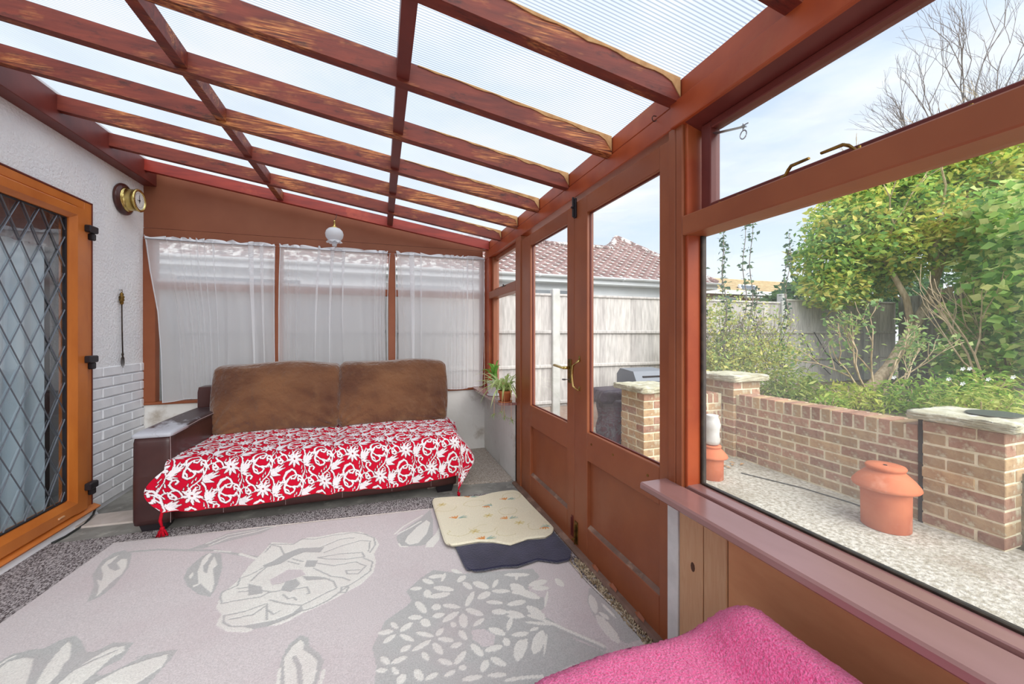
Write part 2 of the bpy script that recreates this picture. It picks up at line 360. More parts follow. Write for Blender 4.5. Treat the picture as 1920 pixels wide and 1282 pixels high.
def single(name,mb,mat,label,cat,group=None,smooth=False,kind=None):
    xs=[p[0] for p in mb.v];ys=[p[1] for p in mb.v];zs=[p[2] for p in mb.v]
    b=((min(xs)+max(xs))/2,(min(ys)+max(ys))/2,min(zs))
    v=[(p[0]-b[0],p[1]-b[1],p[2]-b[2]) for p in mb.v]
    o=link(name,mesh_of(v,mb.f,smooth),mat); o.location=b
    return tag(o,label,cat,group,kind)
def struct(name,mb,mat,label=None,parent=None,smooth=False):
    if parent is None:
        o=link(name,mesh_of(mb.v,mb.f,smooth),mat)
    else: o=part(name,mb,mat,parent,smooth)
    if parent is None: tag(o,label,None,None,'structure')
    return o
def sroot(name,label,loc=(0,0,0)): return thing(name,label,None,loc,kind='structure')
def np_mesh(V,F,nv,cols=None,smooth=False):
    """V (N,3); F (K,nv)"""
    me=bpy.data.meshes.new('m'); N=len(V);K=len(F)
    me.vertices.add(N); me.vertices.foreach_set('co',np.asarray(V,dtype=np.float32).ravel())
    me.loops.add(K*nv); me.loops.foreach_set('vertex_index',np.asarray(F,dtype=np.int32).ravel())
    me.polygons.add(K); me.polygons.foreach_set('loop_start',np.arange(0,K*nv,nv,dtype=np.int32))
    try: me.polygons.foreach_set('loop_total',np.full(K,nv,dtype=np.int32))
    except Exception: pass
    me.update(calc_edges=True)
    if cols is not None:
        a=me.color_attributes.new('Col','FLOAT_COLOR','POINT'); c=np.ones((N,4),dtype=np.float32); c[:,:3]=cols[:,:3]; a.data.foreach_set('color',c.ravel())
    if smooth: me.shade_smooth()
    me.validate(); return me
def grid_faces(nx,ny):
    i=np.arange(nx-1)[:,None]*ny+np.arange(ny-1)[None,:]; i=i.ravel()
    return np.stack([i,i+ny,i+ny+1,i+1],1)
def inpoly(X,Y,P):
    r=np.zeros(X.shape,bool); n=len(P)
    for i in range(n):
        x1,y1=P[i];x2,y2=P[(i+1)%n]
        if y1==y2: continue
        c=((y1>Y)!=(y2>Y))&(X<(x2-x1)*(Y-y1)/(y2-y1)+x1); r^=c
    return r
def segdist(X,Y,P,Wd=None):
    """signed distance to tapered polyline (distance minus half width)"""
    d=np.full(X.shape,1e9)
    for i in range(len(P)-1):
        x1,y1=P[i];x2,y2=P[i+1];dx,dy=x2-x1,y2-y1;L=dx*dx+dy*dy+1e-12
        t=np.clip(((X-x1)*dx+(Y-y1)*dy)/L,0,1)
        q=np.hypot(X-x1-t*dx,Y-y1-t*dy)
        if Wd is not None: q=q-(Wd[i]*(1-t)+Wd[i+1]*t)
        d=np.minimum(d,q)
    return d

# ---------------------------------------------------------------- room shell
RX,LX,FY=1.045,-1.837,3.98
NY=-1.3
def zb(x): return 2.07+.154*(RX-x)
# floor and ground
struct('floor',MB().box((-2.0,NY,-.12),(1.16,4.06,0),0),'concrete','grey concrete floor of the lean-to sunroom')
b=MB()
GX=np.linspace(-8,14,45); GY=np.linspace(-6,16,45)
struct('ground',MB().box((1.16,-6,-.2),(3.5,3.2,-.03),0).box((-6,3.2,-.2),(3.5,4.6,-.035),0).box((-6,4.06,-.2),(1.16,4.6,-.04),0),'ground','pale exposed aggregate patio outside the big window')
struct('garden_bed',MB().box((3.56,-6,-.2),(12,4.5,.40),0),'earth','raised garden bed behind the low brick wall')
struct('far_ground',MB().box((-30,4.56,-.3),(60,60,-.04),0).box((12,-30,-.3),(60,4.56,-.04),0),'earth','ground beyond the garden fence')

# left wall
wl=sroot('wall_left','white roughcast house wall with painted brickwork at its foot',(LX,2,0))
b=MB()
b.box((LX-.2,3.357,.965),(LX,FY+.0,2.5),0); b.box((LX-.2,NY,2.082),(LX,3.357,2.5),0); b.box((LX-.2,NY,0),(LX,1.4,2.082),0)
part('render_coat',b,'render',wl)
part('plinth',MB().prism([(LX-.2,0),(LX+.035,0),(LX+.012,.05),(LX-.01,.06),(LX-.2,.06)],1,1.4,3.38),'whitebrick',wl)
part('mortar_bed',MB().box((LX-.2,3.357,0),(LX-.006,FY,.965),0),'mortarwhite',wl)
def unit(name,size,bev=.004):
    return mesh_of(*(lambda q:(q.v,q.f))(MB().box([-s/2 for s in size],[s/2 for s in size],bev)))
UB={}
def brick(parent,c,size,mat,name='brick',rot=0):
    k=(tuple(round(s,3) for s in size),mat)
    if k not in UB: UB[k]=unit('b',size); UB[k].materials.append(M[mat])
    o=bpy.data.objects.new(name,UB[k]); COL.objects.link(o); o.parent=parent; o.location=Vector(c)-wloc(parent)
    if rot: o.rotation_euler=(0,0,rot)
    return o
z=.035
for r in range(13):
    y=3.362-(.0 if r%2 else .11)
    while y<FY:
        y0=max(y,3.362);y1=min(y+.215,FY-.002)
        if y1-y0>.03:
            brick(wl,(LX-.02+random.uniform(0,.005),(y0+y1)/2,z+.0325),(.05,y1-y0,.064),'whitebrick')
        y+=.226
    z+=.0735
struct('trim_1',MB().box((LX-.005,NY,2.43),(-1.75,FY,2.605),.003),'maroon','dark red wall plate beam along the top of the house wall')
# fix: rust stained patch of beam between rafters is grain in paint
# far wall
wf=sroot('wall_far','white plastered low wall under the curtained windows with brown boarded gable above',(0,FY,0))
part('plaster_wall',MB().box((LX,FY,0),(RX+.12,FY+.12,.635),0),'plaster',wf)
g=MB().prism([(LX,2.089),(RX+.08,2.089),(RX+.08,2.16),(LX,2.62)],1,FY,FY+.03); part('gable_board',g,'gable',wf)
part('board',MB().box((LX,FY-.004,2.015),(RX-.02,FY+.03,2.086),.002),'gable',wf)
# right low walls
wr=sroot('wall_right','low right hand wall under the windows',(RX,1,0))
part('plaster_wall',MB().box((RX,2.96,0),(RX+.11,FY,.64),.002),'plaster',wr)
part('white_strip',MB().box((RX-.012,1.152,0),(RX+.1,1.206,.63),.002),'trim',wr,label='narrow white painted strip beside the door')
b=MB()
for i,(a,c) in enumerate([(1.04,1.15),(.945,1.037)]): part('pine_plank',MB().box((RX-.006,a,0),(RX+.05,c,.635),.002),'pine',wr)
kn=MB().lathe([(0,.0015),(.009,.0008),(.010,0)],(0,0,0),10,0,1,1.7); kn.v=[(RX-.006-p[0],p[1]+1.085,p[2]+.40) for p in kn.v]; part('knot',kn,'knot',wr)
part('fibreboard_panel',MB().box((RX-.002,NY,0),(RX+.05,.943,.635),.002),'mdf',wr)
# beam along the eaves
bm=sroot('trim_2','red brown eaves beam over the doors and windows',(RX,1,2))
part('lower_beam',MB().box((RX,1.19,1.992),(RX+.1,FY,2.076),.003),'redpaint',bm)
part('near_fascia_board',MB().box((RX-.016,NY,1.985),(RX+.1,1.188,2.078),.003),'redpaint',bm)
part('upper_beam',MB().box((RX+.004,NY,2.08),(RX+.1,FY,2.158),.003),'redpaint',bm)
hk=[(RX-.002,1.28,2.086)]+[(RX-.012-.010*math.sin(a),1.28,2.075+.011*math.cos(a)-.0) for a in np.linspace(0,4.4,9)]
single('cup_hook',MB().tube(hk,.0018,5),'blackmetal','tiny dark cup hook screwed into the eaves beam','hook')
# posts
for i,(y0,y1,x0,mt,lb) in enumerate([(1.142,1.176,RX,'paint','slim upright'),(1.178,1.214,RX,'paint','slim upright'),(2.872,2.99,RX,'paint','post between side window and doors'),(3.80,FY,RX,'redpaint','corner post')]):
    struct('trim_%d'%(3+i),MB().box((x0,y0,0.0 if i<3 else .62),(RX+.1,y1,1.992),.003),mt,['brown slim upright of the post right of the doors, window side','brown slim upright of the post right of the doors, door side','brown post between the narrow side window and the doors','brown corner post of the far right corner'][i])

# ------------------------------------------------ roof
ce=sroot('ceiling','sloping twin wall plastic roof on dark stained rafters',(0,1.5,2.3))
def slab(y0,y1,x0,x1,o0,o1):
    m=MB(); vs=[]
    for x in (x0,x1):
        for y in (y0,y1):
            for o in (o0,o1): vs.append((x,y,zb(x)+o))
    return m.add(vs,[(0,1,3,2),(4,6,7,5),(0,4,5,1),(2,3,7,6),(0,2,6,4),(1,5,7,3)])
ry=[1.151+.4465*k for k in range(-5,6)]
for i,y in enumerate(ry):
    part('rafter',slab(y,y+.046,-1.75,RX-(.016 if y<1 else 0),0,.088),'rafter',ce)
part('rafter',slab(3.80,3.846,-1.75,RX,0,.088),'gablerafter',ce,label='bright red rafter against the gable')
allr=ry+[3.80]
for a,c in zip(allr[:-1],allr[1:]):
    for xc in (.085,-.815):
        part('noggin',slab(a+.046,c,xc-.024,xc+.024,.014,.086),'maroon' if xc>0 else 'rafter',ce)
    me=mesh_of([(x,y,zb(x)+.0885) for x in (-1.9,1.2) for y in (a+.023,c+.023)],[(0,2,3,1)])
    bb=wloc(ce); me.transform(__import__('mathutils').Matrix.Translation(-bb)); link('roof_sheet',me,'sheet',ce)
me=mesh_of([(x,y,zb(x)+.0885) for x in (-1.9,1.2) for y in (3.823,4.12)],[(0,2,3,1)]); me.transform(__import__('mathutils').Matrix.Translation(-wloc(ce))); link('roof_sheet',me,'sheet',ce)
# sealant beads along rafter tops at the eaves end
for i,y in enumerate(ry[4:]):
    m=MB(); n=26; L=[1.5,1.0,.9,.8,.9,.5,.5][i%7]; up=[];dn=[]
    for j in range(n+1):
        x=RX-.002-L*j/n; d=.004+(.014+.008*random.random())*max(0,1-(j/n)*1.3)+.004*math.sin(j*1.3+i)
        if j==0: d=.07
        elif j==1: d=.028
        up.append((x,zb(x)+.088)); dn.append((x,zb(x)+.088-max(d,.003)))
    vs=[(p[0],y-.0035,p[1]) for p in up]+[(p[0],y-.0035,p[1]) for p in dn]+[(p[0],y+.001,p[1]) for p in dn]
    k=n+1; m.add(vs,[(j,j+1,k+j+1,k+j) for j in range(n)]+[(k+j,k+j+1,2*k+j+1,2*k+j) for j in range(n)])
    part('sealant_bead',m,'caulk',ce)

# ------------------------------------------------ far windows
def pane(name,parent,ax,at,a0,a1,z0,z1,mat='glass'):
    if ax==0: v=[(at,a0,z0),(at,a1,z0),(at,a1,z1),(at,a0,z1)]
    else: v=[(a0,at,z0),(a1,at,z0),(a1,at,z1),(a0,at,z1)]
    return part(name,MB().add(v,[(0,1,2,3)]),mat,parent)
xs=[(-1.756,-.895),(-.835,.075),(.14,1.0)]
sti=[(LX,-1.756),(-.895,-.835),(.075,.14),(1.0,RX)]
for i,(a,c) in enumerate(xs):
    w=sroot('window_%d'%(i+1),['brown framed window behind the left net curtain','brown framed window behind the middle net curtain','brown framed window behind the right net curtain'][i],((a+c)/2,FY,.635))
    l0=sti[i]
    part('stile',MB().box((l0[0],FY-.012,.655),(l0[1],FY+.06,2.013),.003),'paint',w)
    if i==2: part('stile',MB().box((1.0,FY-.004,.655),(RX-.002,FY+.06,2.013),.003),'paint',w)
    part('sill',MB().box((l0[0],FY-.016,.632),(c if i<2 else 1.0,FY+.06,.655),.004),'paint',w)
    part('transom',MB().box((a,FY+.0,1.585),(c,FY+.05,1.648),.003),'paint',w)
    part('top_rail',MB().box((a,FY+.0,1.985),(c,FY+.05,2.013),.003),'paint',w)
    part('top_rail',MB().box((a,FY+.012,1.648),(c,FY+.045,1.675),.003),'trim',w,label='pale lower rail of the top light') 
    pane('glass_pane',w,1,FY+.03,a,c,.655,1.585); pane('glass_pane',w,1,FY+.03,a,c,1.675,1.985)
# side window
w=sroot('window_4','narrow side window beside the doors',(RX,3.4,.64))
part('sill',MB().prism([(.905,2.99),(.905,3.90),(.93,FY),(RX+.11,FY),(RX+.11,2.962),(.975,2.962)],2,.64,.662),'sill',w)
part('stile',MB().box((RX+.03,2.99,.662),(RX+.09,3.04,1.992),.003),'paint',w)
part('stile',MB().box((RX+.03,3.745,.662),(RX+.09,3.80,1.992),.003),'paint',w)
part('transom',MB().box((RX,2.99,1.572),(RX+.09,3.80,1.64),.003),'paint',w)
part('sash_rail',MB().box((RX+.05,3.04,1.64),(RX+.09,3.745,1.672),.003),'paint',w)
part('sash_rail',MB().box((RX+.05,3.04,1.955),(RX+.09,3.745,1.992),.003),'paint',w)
part('sash_stile',MB().box((RX+.05,3.55,1.672),(RX+.09,3.60,1.955),.003),'maroon',w) if 0 else None
pane('glass_pane',w,0,RX+.07,3.04,3.745,.662,1.572); pane('glass_pane',w,0,RX+.07,3.04,3.745,1.672,1.955)
part('peg_catch',MB().box((RX+.01,3.33,1.642),(RX+.03,3.40,1.655),.003).box((RX+.01,3.36,1.655),(RX+.02,3.375,1.668),.002),'blackmetal',w)
# big window
w=sroot('window_5','big picture window with a top hung light above its transom',(RX,.3,.64))
part('jamb',MB().box((RX+.012,1.128,.66),(RX+.1,1.142,1.992),.002),'redpaint',w)
part('outer_sill',MB().box((RX+.013,NY,.64),(RX+.085,1.142,.668),.003),'sill',w)
part('transom',MB().box((RX-.002,NY,1.577),(RX+.1,1.142,1.648),.004),'paint',w)
part('head_lining',MB().prism([(RX+.0,1.985),(RX+.1,1.955),(RX+.1,1.992),(RX+.0,1.992)],1,NY,1.128),'maroon',w)
part('glazing_bead',MB().box((RX+.068,1.118,.668),(RX+.09,1.128,1.577),.002),'blackmetal',w)
sh=part('top_light_sash',MB().box((RX+.05,1.062,1.65),(RX+.095,1.105,1.965),.003).box((RX+.05,NY,1.65),(RX+.095,1.062,1.678),.003).box((RX+.05,NY,1.94),(RX+.095,1.062,1.967),.003),'maroon',w)
pane('glass_pane',w,0,RX+.075,NY,1.128,.668,1.577); pane('glass_pane',w,0,RX+.075,NY,1.062,1.678,1.94)
part('lead_tape',MB().box((RX+.066,NY,.668),(RX+.084,1.118,.674),.001),'blackmetal',w)
for yy,dr in ((.785,1),(.60,-1)):
    m=MB(); z0=1.648
    m.box((RX+.012,yy-.012*dr,z0),(RX+.03,yy+.004*dr,z0+.004),.001); m.tube([(RX+.02,yy,z0),(RX+.02,yy,z0+.012)],.004,8)
    m.tube([(RX+.02,yy-.005*dr,z0+.004),(RX+.018,yy-.02*dr,z0+.022),(RX+.014,yy-.03*dr,z0+.028),(RX+.012,yy-.078*dr,z0+.028)],[.005,.006,.006,.005],6,.7)
    part('casement_stay',m,'oldbrass',w)
for yy in (1.0,.93,.42,.30,.25): part('peg',MB().tube([(RX+.025,yy,1.648),(RX+.025,yy,1.658)],.004,8),'oldbrass',w)
m=MB().box((RX+.06,.985,1.925),(RX+.066,1.06,1.933),.001); 
arm=part('sash_stay_arm',MB().tube([(RX+.068,1.07,1.925),(RX+.10,.965,1.905)],[.012,.009],4,.3),'steel',w)
part('stay_ring',MB().tube([(RX+.10+.0*a,.975+.012*math.cos(a),1.882+.014*math.sin(a)) for a in np.linspace(0,6.3,13)],.0022,5).tube([(RX+.10,.975,1.897),(RX+.10,.975,1.918)],.003,5).tube([(RX+.10,.955,1.912),(RX+.10,.995,1.914)],.002,5),'steel',w)
# inner sill shelf
m=MB().box((.928,NY,.632),(RX+.008,1.235,.66),.006); single('window_board',m,'sill','long glossy brown window board under the big window','sill')

# ------------------------------------------------ garden doors
def leaf(name,label,y0,y1,g0,g1,zt):
    """leaf from y0 (near) to y1 (far)"""
    d=sroot(name,label,(RX+.03,y0,0)); X0,X1=RX+.008,RX+.05
    part('stile',MB().box((X0,y0,.012),(X1,g0,zt),.003),'paint',d); part('stile',MB().box((X0,g1,.012),(X1,y1,zt),.003),'paint',d)
    for a,c in ((1.872,zt),(.535,.688),(.012,.172)): part('rail',MB().box((X0,g0,a),(X1,g1,c),.003),'paint',d)
    part('lower_panel',MB().box((X0+.022,g0-.005,.165),(X0+.03,g1+.005,.54),.001),'paint',d)
    bd=MB().prism([(X0+.004,.172),(X0+.022,.172),(X0+.022,.186)],1,g0,g1); part('panel_bead',bd,'caulk' if 0 else 'threshold',d,label='worn pale ledge at the foot of the panel')
    part('panel_bead',MB().prism([(X0+.006,.535),(X0+.022,.535),(X0+.022,.523)],1,g0,g1),'maroon',d)
    pane('glass_pane',d,0,RX+.034,g0-.004,g1+.004,.683,1.876)
    m=MB()
    m.box((X0+.018,g0,.688),(X0+.028,g1,.694),.001).box((X0+.018,g0,1.866),(X0+.028,g1,1.872),.001).box((X0+.018,g0,.694),(X0+.028,g0+.005,1.866),.001).box((X0+.018,g1-.005,.694),(X0+.028,g1,1.866),.001)
    part('glazing_bead',m,'maroon',d); return d,X0
d1,X0=leaf('door_1','half glazed brown garden door, far leaf with a brass lever',1.992,2.87,2.08,2.68,1.955)
m=MB().box((X0-.006,2.02,.93),(X0,2.06,1.07),.002); hp=part('lever_backplate',m,'oldbrass',d1)
m=MB().tube([(X0-.004,2.04,1.02),(X0-.045,2.04,1.02)],.009,10).tube([(X0-.045,2.035,1.02),(X0-.05,2.06,1.022),(X0-.048,2.15,1.028)],[.010,.011,.013],10,.6); part('lever_handle',m,'brass',d1,True)
part('key',MB().tube([(X0,2.04,.952),(X0-.035,2.04,.952)],.0025,6).box((X0-.05,2.032,.948),(X0-.033,2.048,.957),.002),'steel',d1)
d2,X0=leaf('door_2','half glazed brown garden door, near leaf with a brass pull handle',1.216,1.988,1.275,1.846,1.965)
part('pull_handle',MB().tube([(X0,1.925,1.075),(X0-.01,1.927,1.066),(X0-.034,1.94,1.04),(X0-.038,1.945,.98),(X0-.034,1.94,.925),(X0-.01,1.927,.902),(X0,1.925,.91)],[.006,.006,.006,.007,.006,.005,.005],8).box((X0-.004,1.918,1.062),(X0,1.933,1.095),.002).box((X0-.004,1.918,.90),(X0,1.933,.925),.002),'brass',d2,True)
part('top_bolt',MB().box((X0-.014,1.955,1.875),(X0,1.98,1.985),.003).tube([(X0-.02,1.967,1.88),(X0-.02,1.967,1.99)],.006,8).tube([(X0-.012,1.967,1.93),(X0-.034,1.96,1.93)],.006,6),'black',d2)
bb=part('bottom_bolt_plate',MB().box((X0-.006,1.945,.03),(X0,1.978,.155),.002),'oldbrass',d2,label='paint flecked brass bolt plate')
part('bolt',MB().tube([(X0-.012,1.96,.03),(X0-.012,1.96,.14)],.005,8).tube([(X0-.012,1.96,.06),(X0-.03,1.96,.06)],.005,6),'oldbrass',d2)
part('bottom_bolt_plate',MB().box((X0-.005,2.0,.05),(X0,2.02,.17),.002).tube([(X0-.01,2.01,.06),(X0-.01,2.01,.16)],.004,6),'maroon',d1)
for yy,zz in ((1.80,.635),(1.345,.63),(1.6,.64)): part('screw_head',MB().lathe([(0,.002),(.006,.0015),(.007,0)],(0,0,0),8,0) if 0 else MB().tube([(X0+.001,yy,zz),(X0-.002,yy,zz)],.006,8),'oldbrass',d2)
th=MB().prism([(1.014,0),(RX+.06,0),(RX+.06,.018),(1.03,.016),(1.016,.008)],1,1.215,2.99); struct('trim_7',th,'threshold','worn wooden door threshold strip')
# peeling paint chips at the foot of the near door
for yy,w_ in ((1.78,'nearest the bolt'),(1.62,'midway along the near door'),(1.42,'nearest the pink towel')): single('paint_flake',MB().add([(RX-.002,yy,.016),(RX-.012,yy-.03,.019),(RX-.008,yy-.07,.017),(RX+.004,yy-.06,.024),(RX+.006,yy-.02,.028)],[(0,1,2,3,4)]),'paint','curled flake of brown paint on the threshold, '+w_,'paint flake','paint flakes along the threshold')

# ------------------------------------------------ leaded door in the house wall
d3=sroot('door_3','golden oak framed door with diamond leaded glass',(LX,3,0.06))
X1=LX+.012
part('door_frame',MB().box((LX-.09,3.285,.075),(X1,3.357,2.08),.005).box((LX-.09,1.4,2.025),(X1,3.285,2.08),.005),'upvc',d3)
part('frame_gasket',MB().box((LX-.02,3.352,.06),(X1+.003,3.362,2.086),.001).box((LX-.02,1.4,2.078),(X1+.003,3.36,2.087),.001),'maroon',d3)
part('cill',MB().prism([(LX-.09,.052),(LX+.045,.052),(LX+.05,.062),(LX+.012,.082),(LX-.09,.082)],1,1.4,3.375),'upvc',d3)
X2=LX+.035
part('sash_stile',MB().prism([(LX-.03,3.283),(X2-.006,3.283),(X2,3.276),(X2,3.19),(X2-.02,3.15),(LX-.03,3.145)],2,.085,2.018),'upvc',d3)
part('sash_rail',MB().prism([(LX-.03,2.018),(X2-.006,2.018),(X2,2.010),(X2,1.965),(X2-.02,1.938),(LX-.03,1.935)],1,1.42,3.19),'upvc',d3)
part('sash_rail',MB().prism([(LX-.03,.085),(X2-.006,.085),(X2,.092),(X2,.150),(X2-.02,.185),(LX-.03,.19)],1,1.42,3.19),'upvc',d3)
part('gasket',MB().box((LX-.01,3.138,.19),(LX+.008,3.148,1.935),.001).box((LX-.01,1.42,.188),(LX+.008,3.14,.196),.001).box((LX-.01,1.42,1.93),(LX+.008,3.14,1.937),.001),'black',d3)
pane('leaded_pane',d3,0,LX-.004,1.42,3.148,.19,1.937,'doorglass')
for zz in (1.877,1.03,.206):
    h=part('hinge',MB().box((X2-.004,3.245,zz+.0),(X2+.032,3.325,zz+.045),.006).box((X2-.012,3.292,zz-.045),(X2+.018,3.328,zz+.0),.006),'black',d3,label='black hinge')
part('drain_cap',MB().lathe([(.0,.004),(.008,.003),(.010,0)],(0,0,0),14,0,1,2.2) if 0 else MB().tube([(X2+.001,3.03,.122),(X2+.001,3.07,.122)],.009,10,.6),'pine',d3)
gy0,gy1,gz0,gz1=1.7,3.14,.196,1.93; s_=.112/.064
def cliplead(sg,c):
    # z = c + sg*s_*y
    ya,yb=gy0,gy1
    f=lambda y:c+sg*s_*y
    ys=sorted([(gz0-c)/(sg*s_),(gz1-c)/(sg*s_)]); ya=max(ya,ys[0]);yb=min(yb,ys[1])
    return (ya,f(ya),yb,f(yb)) if yb-ya>.02 else None
for sg in (1,-1):
    c0=1.499-sg*s_*2.832
    for k in range(-20,21):
        q=cliplead(sg,c0+k*.224)
        if q: part('lead_strip',MB().tube([(LX+.001,q[0],q[1]),(LX+.001,q[2],q[3])],.0038,6,.7),'lead',d3)
# room behind the leaded door
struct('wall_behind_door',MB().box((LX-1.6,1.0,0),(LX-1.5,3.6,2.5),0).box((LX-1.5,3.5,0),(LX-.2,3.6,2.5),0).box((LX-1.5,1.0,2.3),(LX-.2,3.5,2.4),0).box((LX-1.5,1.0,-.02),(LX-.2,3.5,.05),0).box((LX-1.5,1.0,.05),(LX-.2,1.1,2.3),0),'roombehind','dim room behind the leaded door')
def drape(y0,y1,x,z0,z1,amp,n,seed,nz=24):
    r=random.Random(seed); ph=[r.uniform(0,6) for _ in range(4)]; ny=int(n*12)
    V=[];
    for i in range(ny+1):
        y=y0+(y1-y0)*i/ny
        for j in range(nz+1):
            t=j/nz; V.append((x+amp*math.sin(n*2*math.pi*i/ny+ph[0]+.5*math.sin(t*2+ph[1]))+amp*.4*math.sin(n*5.1*i/ny*2+ph[2]),y,z0+(z1-z0)*t))
    return np.array(V),grid_faces(ny+1,nz+1)
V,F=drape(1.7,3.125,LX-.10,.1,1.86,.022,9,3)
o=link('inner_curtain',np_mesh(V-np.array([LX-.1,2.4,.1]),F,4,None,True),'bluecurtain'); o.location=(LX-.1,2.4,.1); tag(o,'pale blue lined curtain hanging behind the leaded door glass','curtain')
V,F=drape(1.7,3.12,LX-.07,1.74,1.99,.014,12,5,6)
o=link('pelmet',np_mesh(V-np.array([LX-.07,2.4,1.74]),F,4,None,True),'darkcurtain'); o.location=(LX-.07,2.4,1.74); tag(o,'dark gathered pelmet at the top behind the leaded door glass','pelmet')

# ---------------------------------------------------------------- floor coverings
def patch(name,poly,z0,z1,mat,label,cat):
    m=MB().prism(poly,2,z0,z1); return single(name,m,mat,label,cat)
def wavy(a,b,n,amp,seed):
    r=random.Random(seed); return [(a[0]+(b[0]-a[0])*i/n+r.uniform(-amp,amp),a[1]+(b[1]-a[1])*i/n+r.uniform(-amp,amp)) for i in range(n+1)]
patch('carpet',[(LX+.035,.3),(.985,.3)]+wavy((1.008,1.0),(1.008,2.75),16,.006,3)+[(.99,2.83),(.5,2.86)]+[(.3,2.93)]+wavy((.2,2.95),(LX+.035,2.97),10,.006,4),0,.008,'carpet','grey flecked loop pile carpet lying under the rug and sofa','carpet')
patch('carpet_offcut',[(LX+.002,3.17),(-1.2,3.135),(-1.2,3.35),(LX+.002,3.35)],0,.012,'palecarpet','pale beige carpet offcut by the brick wall left of the sofa','carpet')
patch('carpet_offcut',[(.35,3.10),(.6,3.10)]+wavy((.65,3.08),(1.0,3.03),8,.008,6)+[(1.04,3.05),(1.04,3.975),(.35,3.975)],0,.014,'beigecarpet','beige flecked carpet offcut in the corner right of the sofa','carpet')
